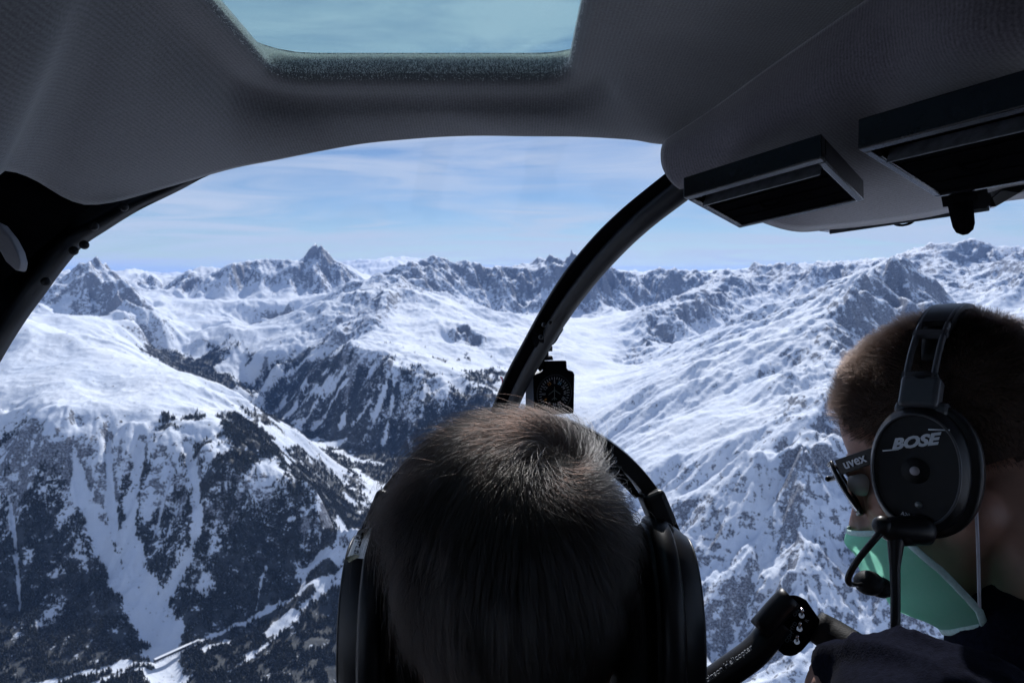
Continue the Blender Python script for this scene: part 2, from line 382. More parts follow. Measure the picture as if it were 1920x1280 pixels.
# forest density from the control lines and the height above the valley
tl = TF * 1.12 + (fbm(TX / 420, TY / 420, 5, 41) - .5) * 1.3 + (fbm(TX / 110, TY / 150, 4, 43, .6) - .5) * 1.2 - sm(-820, -520, TH) * .8 - sm(6500, 9500, np.hypot(TX, TY)) * .3
wood = sm(.22, .80, tl) * (1 - openg)
wood *= sm(500, -150, TX)                       # the right-hand mountain lies above the trees
me = bpy.data.meshes.new('terrain')
co = np.stack([TX, TY, TH], 1).astype(f32)
i = np.arange(NR - 1)[:, None]; j = np.arange(NA)[None, :]; jn = (j + 1) % NA
quads = np.stack(np.broadcast_arrays(i * NA + j, i * NA + jn, (i + 1) * NA + jn, (i + 1) * NA + j), -1).reshape(-1, 4)[:, ::-1]
nv = len(co); nq = len(quads)
co = np.vstack([co, [[0, 0, -1300]]]).astype(f32)
tri = np.stack([np.full(NA, nv), np.arange(NA), (np.arange(NA) + 1) % NA], 1)[:, ::-1]
me.vertices.add(nv + 1); me.vertices.foreach_set('co', co.ravel())
me.loops.add(nq * 4 + NA * 3); me.loops.foreach_set('vertex_index', np.concatenate([quads.ravel(), tri.ravel()]).astype(np.int32))
me.polygons.add(nq + NA)
me.polygons.foreach_set('loop_start', np.concatenate([np.arange(nq) * 4, nq * 4 + np.arange(NA) * 3]).astype(np.int32))
me.polygons.foreach_set('loop_total', np.concatenate([np.full(nq, 4), np.full(NA, 3)]).astype(np.int32))
me.update(calc_edges=True)
def vattr(name, v):
    a = me.attributes.new(name, 'FLOAT', 'POINT'); a.data.foreach_set('value', np.append(np.asarray(v, f32), 0).astype(f32))
vattr('wood', wood); vattr('rug', TR); vattr('open', openg); vattr('gully', TC)
# ---- terrain material: snow, rock where steep and broken, dark forest floor
m, nt, b = new_mat('snow_rock_and_forest_floor')
L = nt.links.new
geo = N(nt, 'ShaderNodeNewGeometry'); sx = N(nt, 'ShaderNodeSeparateXYZ'); L(geo.outputs['Normal'], sx.inputs[0])
def mth(op, a, b_=None, c=None):
    n = N(nt, 'ShaderNodeMath', operation=op)
    for k, v in enumerate((a, b_, c)):
        if v is None: continue
        if isinstance(v, (int, float)): n.inputs[k].default_value = v
        else: L(v, n.inputs[k])
    return n.outputs[0]
def noi(scale, det=6, rough=.6, vec=None, dist=0.0):
    n = N(nt, 'ShaderNodeTexNoise', inp={'Scale': scale, 'Detail': det, 'Roughness': rough, 'Distortion': dist}); L(vec or geo.outputs['Position'], n.inputs['Vector']); return n.outputs[0]
def attr(nm):
    n = N(nt, 'ShaderNodeAttribute', attribute_name=nm); return n.outputs['Fac']
def mr(v, a, b_, c=0.0, d=1.0):
    n = N(nt, 'ShaderNodeMapRange', interpolation_type='SMOOTHSTEP', inp={'From Min': a, 'From Max': b_, 'To Min': c, 'To Max': d}); L(v, n.inputs[0]); return n.outputs[0]
nD = noi(1/7., 2, .6); nA = noi(1/180., 8, .68); nB = noi(1/38., 6, .66); nC = noi(1/11., 3, .6)
mpg = N(nt, 'ShaderNodeMapping'); mpg.inputs['Scale'].default_value = (1, 1, 4.0); L(geo.outputs['Position'], mpg.inputs[0])
nS = noi(1/60., 6, .65, mpg.outputs[0])
steep = mth('SUBTRACT', 1.0, sx.outputs[2])
rk = mth('ADD', mth('MULTIPLY', steep, 1.55), mth('MULTIPLY', mth('SUBTRACT', nA, .5), 1.15))
rk = mth('ADD', rk, mth('MULTIPLY', mth('SUBTRACT', nB, .5), 1.9))
rk = mth('ADD', rk, mth('MULTIPLY', mth('SUBTRACT', nS, .5), .7))
rk = mth('ADD', rk, mth('MULTIPLY', attr('rug'), .54))
rk = mth('SUBTRACT', rk, mth('MULTIPLY', attr('open'), .6))
rk = mth('ADD', rk, mth('MULTIPLY', mth('SUBTRACT', nC, .5), .9))
rock = mr(rk, .89, 1.0)
rock = mth('MULTIPLY', rock, mr(nD, .35, .6, .55, .95))
wd = mth('ADD', mth('MULTIPLY', attr('wood'), .85), mth('MULTIPLY', mth('SUBTRACT', nB, .5), 2.2))
wd = mth('ADD', wd, mth('MULTIPLY', mth('SUBTRACT', nC, .5), 1.7))
woodm = mth('MULTIPLY', mr(wd, .36, .60), .93)
rockc = N(nt, 'ShaderNodeValToRGB'); e = rockc.color_ramp.elements
e[0].position = .3; e[0].color = (.04, .044, .056, 1); e[1].position = .72; e[1].color = (.16, .155, .17, 1)
L(noi(1/25., 8, .7), rockc.inputs[0])
snowc = N(nt, 'ShaderNodeValToRGB'); e = snowc.color_ramp.elements
e[0].position = .3; e[0].color = (.70, .77, .88, 1); e[1].position = .7; e[1].color = (.84, .88, .94, 1)
L(noi(1/300., 5, .6), snowc.inputs[0])
forc = N(nt, 'ShaderNodeValToRGB'); e = forc.color_ramp.elements
e[0].position = .35; e[0].color = (.010, .014, .014, 1); e[1].position = .7; e[1].color = (.032, .034, .030, 1)
L(nC, forc.inputs[0])
m1 = N(nt, 'ShaderNodeMix', data_type='RGBA'); L(rock, m1.inputs[0]); L(snowc.outputs[0], m1.inputs[6]); L(rockc.outputs[0], m1.inputs[7])
m2 = N(nt, 'ShaderNodeMix', data_type='RGBA'); L(woodm, m2.inputs[0]); L(m1.outputs[2], m2.inputs[6]); L(forc.outputs[0], m2.inputs[7])
L(m2.outputs[2], b.inputs['Base Color']); b.inputs['Roughness'].default_value = .75; b.inputs['Specular IOR Level'].default_value = .2
hgt = mth('ADD', mth('MULTIPLY', nB, 6.0), mth('MULTIPLY', mth('MULTIPLY', rock, nC), 7.0))
hgt = mth('ADD', hgt, mth('MULTIPLY', nS, 5.0))
bp = N(nt, 'ShaderNodeBump', inp={'Strength': .8, 'Distance': 1.0}); L(hgt, bp.inputs['Height']); L(bp.outputs[0], b.inputs['Normal'])
ter = link('terrain', me, m); tag(ter, kind='structure')

# ---- forest: low-poly conifers instanced over the wooded ground
def surf_h(x, y):
    """height of the built mesh by bilinear lookup in the polar grid"""
    r = np.hypot(x, y); a = np.arctan2(x, y)
    fi = np.interp(r, RR, np.arange(NR)); fj = np.interp(a, AZ[:int(86/0.083)], np.arange(int(86/0.083)))
    i = np.minimum(fi.astype(int), NR - 2); j = np.minimum(fj.astype(int), NA - 2); u = fi - i; v = fj - j
    G = TH.reshape(NR, NA); Wd = wood.reshape(NR, NA)
    f = lambda G: (G[i, j]*(1-u) + G[i+1, j]*u)*(1-v) + (G[i, j+1]*(1-u) + G[i+1, j+1]*u)*v
    return f(G), f(Wd)
def cone_tree(seed):
    rg = random.Random(seed); vs = []; fs = []
    def ring(z, r, n=6):
        s = len(vs); ph = rg.uniform(0, 6)
        for k in range(n):
            q = r * rg.uniform(.75, 1.2); a = ph + 2*math.pi*k/n; vs.append((q*math.cos(a), q*math.sin(a), z + rg.uniform(-.05, .03)))
        return s
    for z0, z1, r in ((.12, .5, .22), (.35, .75, .16), (.6, 1.0, .1)):
        s = ring(z0, r); vs.append((0, 0, z1)); t = len(vs) - 1
        for k in range(6): fs.append((s + k, s + (k+1) % 6, t))
    s = len(vs)
    for k in range(3): a = 2*math.pi*k/3; vs.append((.02*math.cos(a), .02*math.sin(a), -.1)); 
    for k in range(3): a = 2*math.pi*k/3; vs.append((.02*math.cos(a), .02*math.sin(a), .2))
    for k in range(3): fs.append((s+k, s+(k+1) % 3, s+3+(k+1) % 3, s+3+k))
    return mesh_np('conifer', vs, fs)
mt, nt, b = new_mat('conifer_needles')
oi = N(nt, 'ShaderNodeObjectInfo'); rp = N(nt, 'ShaderNodeValToRGB'); e = rp.color_ramp.elements
e[0].color = (.010, .016, .015, 1); e[1].color = (.032, .036, .028, 1); nt.links.new(oi.outputs['Random'], rp.inputs[0])
tn = N(nt, 'ShaderNodeNewGeometry'); tnn = N(nt, 'ShaderNodeTexNoise', inp={'Scale': .4, 'Detail': 2.0}); nt.links.new(tn.outputs['Position'], tnn.inputs['Vector'])
sg = N(nt, 'ShaderNodeMapRange', inp={'From Min': .60, 'From Max': .7}); nt.links.new(tnn.outputs[0], sg.inputs[0])
mm = N(nt, 'ShaderNodeMix', data_type='RGBA'); mm.inputs[7].default_value = (.6, .63, .68, 1); nt.links.new(sg.outputs[0], mm.inputs[0]); nt.links.new(rp.outputs[0], mm.inputs[6])
nt.links.new(mm.outputs[2], b.inputs['Base Color']); b.inputs['Roughness'].default_value = .8
def scatter(name, n, amin, amax, rmin, rmax, hmin, hmax, thr, seed):
    g = np.random.default_rng(seed)
    a = g.uniform(amin, amax, n); r = np.sqrt(g.uniform(rmin**2, rmax**2, n)); x = r*np.sin(a); y = r*np.cos(a)
    h, wd = surf_h(x, y); cl = fbm(x/30, y/30, 3, 71)
    k = wd * (0.1 + 1.9 * sm(.36, .62, cl)) > g.uniform(thr, 1.0, n)
    x, y, h = x[k], y[k], h[k]; print(name, len(x))
    me = bpy.data.meshes.new(name); me.vertices.add(len(x)); me.vertices.foreach_set('co', np.stack([x, y, h], 1).astype(f32).ravel())
    s = me.attributes.new('tree_height', 'FLOAT', 'POINT'); s.data.foreach_set('value', (hmin + (hmax-hmin)*g.random(len(x))**1.4).astype(f32))
    s = me.attributes.new('turn', 'FLOAT', 'POINT'); s.data.foreach_set('value', g.uniform(0, 6.28, len(x)).astype(f32))
    o = bpy.data.objects.new(name, me); COL.objects.link(o)
    src = bpy.data.objects.new('conifer_shape', cone_tree(seed)); src.data.materials.append(mt)
    ng = bpy.data.node_groups.new(name, 'GeometryNodeTree')
    ng.interface.new_socket('Geometry', in_out='INPUT', socket_type='NodeSocketGeometry'); ng.interface.new_socket('Geometry', in_out='OUTPUT', socket_type='NodeSocketGeometry')
    gi = ng.nodes.new('NodeGroupInput'); go = ng.nodes.new('NodeGroupOutput'); ip = ng.nodes.new('GeometryNodeInstanceOnPoints')
    ob = ng.nodes.new('GeometryNodeObjectInfo'); ob.inputs[0].default_value = src
    ah = ng.nodes.new('GeometryNodeInputNamedAttribute'); ah.data_type = 'FLOAT'; ah.inputs[0].default_value = 'tree_height'
    at_ = ng.nodes.new('GeometryNodeInputNamedAttribute'); at_.data_type = 'FLOAT'; at_.inputs[0].default_value = 'turn'
    cx = ng.nodes.new('ShaderNodeCombineXYZ'); mtp = ng.nodes.new('GeometryNodeMeshToPoints')
    l = ng.links.new
    l(gi.outputs[0], mtp.inputs[0]); l(mtp.outputs[0], ip.inputs['Points']); l(ob.outputs['Geometry'], ip.inputs['Instance'])
    l(at_.outputs[0], cx.inputs[2]); l(cx.outputs[0], ip.inputs['Rotation']); l(ah.outputs[0], ip.inputs['Scale']); l(ip.outputs[0], go.inputs[0])
    md = o.modifiers.new('trees', 'NODES'); md.node_group = ng
    return o
o = scatter('forest', 150000, R(-42), R(2), 1900, 3900, 11, 22, .18, 5)
tag(o, 'dark snow-dusted conifer forest covering the avalanche slope and valley at lower left', 'forest', kind='stuff')
o = scatter('valley_forest', 170000, R(-34), R(2), 3900, 9300, 14, 26, .18, 6)
tag(o, 'distant dark conifer forest on the valley sides beyond the snowy plateau', 'forest', kind='stuff')
HAZE_D = 1.1e-5
# ---- avalanche gallery over the valley road
ga = np.array(ray_ground(290, 1244)); gb = np.array(ray_ground(374, 1204)); gd = (gb - ga); gl = float(np.hypot(*gd)); gd = gd / gl; gn = np.array((-gd[1], gd[0]))
gz0 = max(float(HC(*ga)), float(HC(*gb))) - 2
gal = empty('avalanche_gallery', (ga[0], ga[1], gz0)); gal.rotation_euler = (0, 0, math.atan2(gd[1], gd[0])); tag(gal, 'long snow-covered concrete gallery roof over the road at the foot of the avalanche track', 'avalanche gallery')
M_con = simple('dark_concrete', (.10, .10, .11), rough=.9, nscale=.5); M_rs = simple('roof_snow', (.80, .84, .90), rough=.8, nscale=.2)  # the concrete is a plain dark grey
def gbox(name, x0, x1, y0, y1, z0, z1, mat):
    vs = [(x, y, z) for x in (x0, x1) for y in (y0, y1) for z in (z0, z1)]
    return link(name, mesh_np(name, vs, [(0,1,3,2),(4,6,7,5),(0,4,5,1),(2,3,7,6),(0,2,6,4),(1,5,7,3)]), mat, gal, smooth=False)
gbox('roof_slab', 0, gl, -6, 6, 7, 8, M_con); gbox('roof_snow', .2, gl-.2, -5.8, 5.8, 8.003, 9.2, M_rs); gbox('rear_wall', 0, gl, 5, 5.8, -6, 6.997, M_con)
c0_ = None
for k in range(int(gl // 9) + 1):
    c_ = gbox('column', 0, .9, -5.8, -5.0, -6, 6.997, M_con) if c0_ is None else c0_.copy()
    if c0_ is None: c0_ = c_
    else: COL.objects.link(c_)
    c_.location = (k * 9.0, 0, 0)
# ---- haze
def box_mesh(name, lo, hi):
    vs = [(x, y, z) for x in (lo[0], hi[0]) for y in (lo[1], hi[1]) for z in (lo[2], hi[2])]
    return mesh_np(name, vs, [(0,1,3,2),(4,6,7,5),(0,4,5,1),(2,3,7,6),(0,2,6,4),(1,5,7,3)])
hz = bpy.data.materials.new('haze'); hz.use_nodes = True; nt = hz.node_tree; nt.nodes.clear()
out = N(nt, 'ShaderNodeOutputMaterial'); pv = N(nt, 'ShaderNodeVolumePrincipled')
pv.inputs['Color'].default_value = (.22, .45, 1.0, 1); pv.inputs['Density'].default_value = HAZE_D; pv.inputs['Anisotropy'].default_value = 0.2
nt.links.new(pv.outputs[0], out.inputs['Volume'])
zt = float(TH.max()) + 15
o = link('haze', box_mesh('haze', (-71000, -71000, float(min(TH.min(), -1300)) - 1), (71000, 71000, zt)), hz, smooth=False); tag(o, kind='stuff')
print('terrain max', zt, 'min', TH.min())
# ------------------------------------------------------------------ mesh helpers for the cabin
def B(x, u, d):
    """point in the cabin: x right, u up, d ahead of the camera, in its tilted frame"""
    return CR @ Vector((x, u, -d))
def catmull(ps, n):
    ps = [np.array(p, float) for p in ps]; ps = [2*ps[0]-ps[1]] + ps + [2*ps[-1]-ps[-2]]; out = []
    for i in range(1, len(ps) - 2):
        for k in range(n):
            t = k / n; a, b, c, d = ps[i-1:i+3]
            out.append(.5 * ((2*b) + (-a+c)*t + (2*a-5*b+4*c-d)*t*t + (-a+3*b-3*c+d)*t**3))
    out.append(ps[-2]); return out
def tube_geo(ps, rad, n=12, flat=1.0, up=None, caps=True):
    """tapered tube along points; flat squashes it across, up fixes its orientation"""
    ps = [Vector(p) for p in ps]; m = len(ps)
    if isinstance(rad, (int, float)): rad = [rad] * m
    vs = []; fs = []; side = None
    for i, p in enumerate(ps):
        t = (ps[min(i+1, m-1)] - ps[max(i-1, 0)]).normalized()
        if up is not None: side = t.cross(Vector(up)).normalized()
        elif side is None: side = t.orthogonal().normalized()
        else: side = (side - t * side.dot(t)).normalized()
        w = t.cross(side)
        for k in range(n):
            a = 2*math.pi*k/n; vs.append(p + side*math.cos(a)*rad[i] + w*math.sin(a)*rad[i]*flat)
    for i in range(m-1):
        for k in range(n):
            fs.append((i*n+k, i*n+(k+1) % n, (i+1)*n+(k+1) % n, (i+1)*n+k))
    if caps: fs.append(tuple(range(n))[::-1]); fs.append(tuple((m-1)*n+k for k in range(n)))
    return vs, fs
def tube(name, ps, rad, mat, parent=None, n=12, flat=1.0, up=None, smoothn=6, bevel=True):
    if smoothn:
        if not isinstance(rad, (int, float)):
            rad = np.interp(np.linspace(0, len(ps)-1, (len(ps)-1)*smoothn+1), range(len(ps)), rad).tolist()
        ps = catmull(ps, smoothn)
    v, f = tube_geo(ps, rad, n, flat, up); o = link(name, mesh_np(name, v, f), mat, parent)
    return o
def join_geo(parts):
    V = []; Fs = []
    for v, f in parts:
        s = len(V); V += [tuple(p) for p in v]; Fs += [tuple(s+i for i in q) for q in f]
    return V, Fs
def bevel(o, w, seg=2, ang=30):
    b = o.modifiers.new('bevel', 'BEVEL'); b.width = w; b.segments = seg; b.limit_method = 'ANGLE'; b.angle_limit = R(ang)
    b.harden_normals = False
    return o
def auto_smooth(o, ang=35):
    me = o.data
    try: me.set_sharp_from_angle(angle=R(ang))
    except Exception: pass
    return o
def prism(poly, n, depth):
    """polygon extruded along vector n by depth"""
    n = Vector(n).normalized() * depth; m = len(poly)
    vs = [Vector(p) for p in poly] + [Vector(p) + n for p in poly]
    fs = [tuple(range(m))[::-1], tuple(range(m, 2*m))] + [(i, (i+1) % m, m+(i+1) % m, m+i) for i in range(m)]
    return vs, fs
def obox(c, ax, ay, az, hx, hy, hz):
    c, ax, ay, az = Vector(c), Vector(ax), Vector(ay), Vector(az)
    vs = [c + ax*hx*i + ay*hy*j + az*hz*k for i in (-1, 1) for j in (-1, 1) for k in (-1, 1)]
    return vs, [(0,1,3,2),(4,6,7,5),(0,4,5,1),(2,3,7,6),(0,2,6,4),(1,5,7,3)]
def grid_surface(rows, nu, nv, name, mat, parent, thick, offset=1.0):
    """smooth sheet through a grid of control points, given thickness"""
    rs = [catmull(r, nu) for r in rows]; cols = len(rs[0])
    cl = [catmull([r[j] for r in rs], nv) for j in range(cols)]; rn = len(cl[0])
    vs = [cl[j][i] for i in range(rn) for j in range(cols)]
    fs = [(i*cols+j, i*cols+j+1, (i+1)*cols+j+1, (i+1)*cols+j) for i in range(rn-1) for j in range(cols-1)]
    me = mesh_np(name, vs, fs); uv = me.uv_layers.new(name='uv')
    o = link(name, me, mat, parent)
    if thick:
        s = o.modifiers.new('thickness', 'SOLIDIFY'); s.thickness = thick; s.offset = offset
    return o

# ------------------------------------------------------------------ cabin materials
def fabric(name, col, rib_rot, rib=112.0, fine=620.0, depth=.6):
    m, nt, b = new_mat(name); L = nt.links.new
    t = N(nt, 'ShaderNodeTexCoord')
    mp = N(nt, 'ShaderNodeMapping'); mp.inputs['Rotation'].default_value = rib_rot
    L(t.outputs['Object'], mp.inputs[0])
    wv = N(nt, 'ShaderNodeTexWave', wave_type='BANDS', bands_direction='X', inp={'Scale': rib, 'Distortion': .35, 'Detail': 1.0, 'Detail Scale': .6})
    L(mp.outputs[0], wv.inputs['Vector'])
    n1 = N(nt, 'ShaderNodeTexNoise', inp={'Scale': fine, 'Detail': 3.0, 'Roughness': .7}); L(t.outputs['Object'], n1.inputs['Vector'])
    n2 = N(nt, 'ShaderNodeTexNoise', inp={'Scale': 14.0, 'Detail': 5.0}); L(t.outputs['Object'], n2.inputs['Vector'])
    mxx = N(nt, 'ShaderNodeMath', operation='MULTIPLY_ADD'); mxx.inputs[1].default_value = .17
    L(wv.outputs['Fac'], mxx.inputs[0]); L(n1.outputs[0], mxx.inputs[2])
    rp = N(nt, 'ShaderNodeValToRGB'); e = rp.color_ramp.elements
    e[0].position = .30; e[0].color = tuple(c*.38 for c in col) + (1,); e[1].position = .95; e[1].color = tuple(min(1, c*1.25) for c in col) + (1,)
    L(mxx.outputs[0], rp.inputs[0])
    m2 = N(nt, 'ShaderNodeMix', data_type='RGBA', blend_type='MULTIPLY'); m2.inputs[0].default_value = .35
    L(rp.outputs[0], m2.inputs[6]); L(n2.outputs['Color'], m2.inputs[7])
    r3 = N(nt, 'ShaderNodeHueSaturation', inp={'Saturation': 0.0}); L(n2.outputs['Color'], r3.inputs['Color']); L(r3.outputs[0], m2.inputs[7])
    L(m2.outputs[2], b.inputs['Base Color'])
    b.inputs['Roughness'].default_value = .95; b.inputs['Specular IOR Level'].default_value = .15
    b.inputs['Sheen Weight'].default_value = .5; b.inputs['Sheen Roughness'].default_value = .5
    bp = N(nt, 'ShaderNodeBump', inp={'Strength': depth, 'Distance': .0006}); L(mxx.outputs[0], bp.inputs['Height']); L(bp.outputs[0], b.inputs['Normal'])
    return m
M_head = fabric('grey_ribbed_headliner', (.125, .125, .14), (0, 0, 0))
M_head2 = fabric('lilac_grey_console_cloth', (.165, .152, .178), (0, 0, R(62)), rib=110)
M_black = simple('black_gloss_plastic', (.004, .004, .006), spec=.16, rough=.14, noise_amt=.3, nscale=30, bump=.15, bscale=900)
M_slat = simple('lit_vane_plastic', (.11, .12, .14), rough=.32, noise_amt=.5, nscale=120, bump=.3, bscale=500)  # paler blue-grey: light on the front vane is mixed into its colour
M_matte = simple('matt_black_paint', (.004, .004, .005), spec=.0, rough=.6, noise_amt=.3, nscale=25, bump=.2, bscale=700)
M_frame = simple('charcoal_frame_paint', (.006, .007, .010), rough=.45, spec=.2, noise_amt=.3, nscale=20, bump=.2, bscale=600)
M_trim = simple('light_grey_trim_plastic', (.12, .12, .14), rough=.6, nscale=30, bump=.3, bscale=900)
M_dark = simple('dark_cabin_lining', (.02, .02, .024), rough=.9, nscale=20, bump=.3)
M_steel = simple('brushed_steel', (.75, .76, .78), rough=.2, metal=1.0, nscale=300)
M_white = simple('white_print', (.62, .66, .72), rough=.6, nscale=100)

def glass(name, tint, refl=.05, dirt=.02):
    m = bpy.data.materials.new(name); m.use_nodes = True; nt = m.node_tree; nt.nodes.clear(); L = nt.links.new
    o = N(nt, 'ShaderNodeOutputMaterial'); tr = N(nt, 'ShaderNodeBsdfTransparent'); tr.inputs[0].default_value = tint + (1,)
    gl = N(nt, 'ShaderNodeBsdfGlossy', inp={'Roughness': .03}); gl.inputs[0].default_value = (1, 1, 1, 1)
    df = N(nt, 'ShaderNodeBsdfTranslucent'); df.inputs[0].default_value = (.8, .82, .85, 1)
    lw = N(nt, 'ShaderNodeLayerWeight', inp={'Blend': .5}); pw = N(nt, 'ShaderNodeMath', operation='POWER'); pw.inputs[1].default_value = 5.0; fr = N(nt, 'ShaderNodeMath', operation='MULTIPLY_ADD'); fr.inputs[1].default_value = .5; fr.inputs[2].default_value = .010; L(lw.outputs['Facing'], pw.inputs[0]); L(pw.outputs[0], fr.inputs[0]); m1 = N(nt, 'ShaderNodeMixShader'); m2 = N(nt, 'ShaderNodeMixShader')
    t = N(nt, 'ShaderNodeTexCoord'); nz = N(nt, 'ShaderNodeTexNoise', inp={'Scale': 6.0, 'Detail': 8.0, 'Roughness': .6}); L(t.outputs['Object'], nz.inputs['Vector'])
    mp = N(nt, 'ShaderNodeMapRange', inp={'From Min': .5, 'From Max': .85, 'To Min': 0.0, 'To Max': dirt}); L(nz.outputs[0], mp.inputs[0])
    L(fr.outputs[0], m1.inputs[0]); L(tr.outputs[0], m1.inputs[1]); L(gl.outputs[0], m1.inputs[2])
    L(mp.outputs[0], m2.inputs[0]); L(m1.outputs[0], m2.inputs[1]); L(df.outputs[0], m2.inputs[2]); L(m2.outputs[0], o.inputs[0])
    return m
M_glass = glass('clear_acrylic', (.950, .968, .998), dirt=.004)
M_sky = glass('tinted_green_acrylic', (.76, .91, .90), dirt=.05)

# ------------------------------------------------------------------ helicopter cabin
heli = empty('helicopter', (0, 0, 0)); tag(heli, 'helicopter cabin with grey cloth headliner, skylight and wide bubble windscreen', 'helicopter')
# headliner: closed loops from the skylight lip out to the edges
def rrect(x0, x1, d0, d1, r, n, off=0.0):
    """rounded rectangle loop, starting mid left, n points, grown outward by off"""
    x0 -= off; x1 += off; d0 -= off; d1 += off; r += off; pts = []
    for cx, cd, a0 in ((x0+r, d1-r, 180), (x1-r, d1-r, 90), (x1-r, d0+r, 0), (x0+r, d0+r, -90)):
        for k in range(n // 4):
            a = R(a0 - 90 * k / (n // 4 - 1)); pts.append((cx + r*math.cos(a), cd + r*math.sin(a)))
    # redistribute evenly by arc length
    q = np.array(pts + [pts[0]]); s = np.r_[0, np.cumsum(np.hypot(*np.diff(q, axis=0).T))]
    t = np.linspace(0, s[-1], n, endpoint=False); return np.stack([np.interp(t, s, q[:, 0]), np.interp(t, s, q[:, 1])], 1)
NL = 240
SX0, SX1, SD0, SD1 = -.211, .051, .06, .609
def topU(x, d):                         # underside height of the flat part of the roof
    return .226 - .010 * max(0, d - .5) / .1
outer_key = [B(-.43,.10,.02), B(-.43,.11,.2), P(-80,322,.44), P(0,320,.50), P(35,325,.53), P(75,343,.565), P(115,368,.595), P(160,384,.625), P(220,378,.645), P(300,356,.665), P(430,318,.685), P(520,300,.69), P(600,284,.69), P(680,270,.69), P(760,262,.69), P(830,257,.69), P(900,255,.69), P(990,256,.685), P(1090,257,.68), P(1180,262,.67), P(1262,268,.66), P(1345,205,.61), P(1455,125,.55), P(1545,63,.5), P(1645,-6,.45), P(1810,-120,.38), B(.31,.2,.2), B(.32,.2,.02), B(.32,.2,-.25), B(.1,.22,-.25), B(-.15,.22,-.25), B(-.35,.16,-.25)]
ok = np.array([list(p) for p in catmull([np.array(p) for p in outer_key + [outer_key[0]]], 10)][:-1])
# order outer samples to correspond by angle about the opening centre
ctr = np.array(B((SX0+SX1)/2, .22, .36)); CRn = np.array(CR)
def plan(p): q = CRn.T @ p; return q[0], -q[2]
def angs(arr, c): return np.unwrap([math.atan2(q[1]-c[1], q[0]-c[0]) for q in arr])
cpl = ((SX0+SX1)/2, .36)
inner = rrect(SX0, SX1, SD0, SD1, .026, NL)
ia = angs(inner, cpl); op = np.array([plan(p) for p in ok]); oa = angs(op, cpl)
oa = oa + 2*math.pi*round((ia.mean() - oa.mean()) / (2*math.pi))
period = -2*math.pi if oa[-1] < oa[0] else 2*math.pi
oaE = np.concatenate([oa - period, oa, oa + period]); okE = np.concatenate([ok, ok, ok])
srt = np.argsort(oaE); outer = np.stack([np.interp(ia, oaE[srt], okE[srt, k]) for k in range(3)], 1)
loops = []
def loopU(off, u, gather=0.0):
    pl = rrect(SX0, SX1, SD0, SD1, .026, NL, off)
    return np.array([list(B(x, u + (0.0), d)) for x, d in pl])
for off, u in ((.036, .274), (.030, .2745), (.022, .271), (.012, .2645), (.004, .257), (-.0005, .250), (-.002, .244), (.000, .239), (.007, .2355), (.018, .2340)):
    loops.append(loopU(off, u - .006))
Ld = .034
base_l = loopU(Ld, .2230)
loops.append(loopU(.030, .2275 - .0035)); 
for k in range(1, 25):
    t = k / 24
    # leave the ring level, then fall towards the outer edge
    o_ = outer; b_ = base_l
    w = t
    pnt = b_ * (1 - w) + o_ * w
    bul = math.sin(math.pi * t) * .022
    upv = np.array(B(0, 1, 0))
    drop = (CRn.T @ (b_ - o_).T)[1]          # height difference lip to edge
    dc = np.clip(drop, 0, .2); ex_ = np.interp(dc, (.03, .09), (.45, .80)); pnt = pnt - np.outer(dc * (t**ex_ - t), upv)
    loops.append(pnt)
# rolled outer edge turning up out of sight
upv = np.array(B(0, 1, 0)); cen = np.array(B(-.05, .2, .3)); outd = outer - cen; outd /= np.linalg.norm(outd, axis=1)[:, None]
for a, h in ((.0035, .002), (.005, .007), (.003, .014), (-.004, .020)): loops.append(outer + outd * a + upv * h)
V = np.concatenate(loops); n = NL; Fc = [(i*n+j, i*n+(j+1) % n, (i+1)*n+(j+1) % n, (i+1)*n+j) for i in range(len(loops)-1) for j in range(n)]
hl = link('headliner', mesh_np('headliner', V, Fc), M_head, heli)
hl['label'] = 'dark grey ribbed cloth headliner around the skylight'
# roof skin above the lining, with the skylight opening left free
rs = []
ro = [(-.47,-.6),(-.47,.62),(-.3,.66),(-.05,.67),(.2,.66),(.62,.64),(.62,-.6)]
for side in ((-.62,-.45,-.6,.66),): pass
V, Fc = join_geo([obox(B(-.405,.292,.02), B(1,0,0), B(0,1,0), B(0,0,1), .100, .006, .64),
                  obox(B(.40,.292,.0), B(1,0,0), B(0,1,0), B(0,0,1), .270, .006, .62),
                  obox(B(-.08,.292,-.33), B(1,0,0), B(0,1,0), B(0,0,1), .16, .006, .33)])
link('roof_skin', mesh_np('roof_skin', V, Fc), M_dark, heli, smooth=False)
# skylight pane
pl = rrect(SX0-.034, SX1+.034, SD0-.034, SD1+.034, .04, 64); 
sk = link('skylight', mesh_np('skylight', *prism([B(x, .270, d) for x, d in pl], B(0,1,0), .004)), M_sky, heli, smooth=False)
sk['label'] = 'green-tinted acrylic skylight'
rv = [B(x, .2685, d) for x, d in rrect(SX0, SX1, SD0, SD1, .026, 96, .031)]
v, f = tube_geo(rv + [rv[0]], .0016, 6, caps=False); link('skylight_seal', mesh_np('skylight_seal', v, f), M_matte, heli)
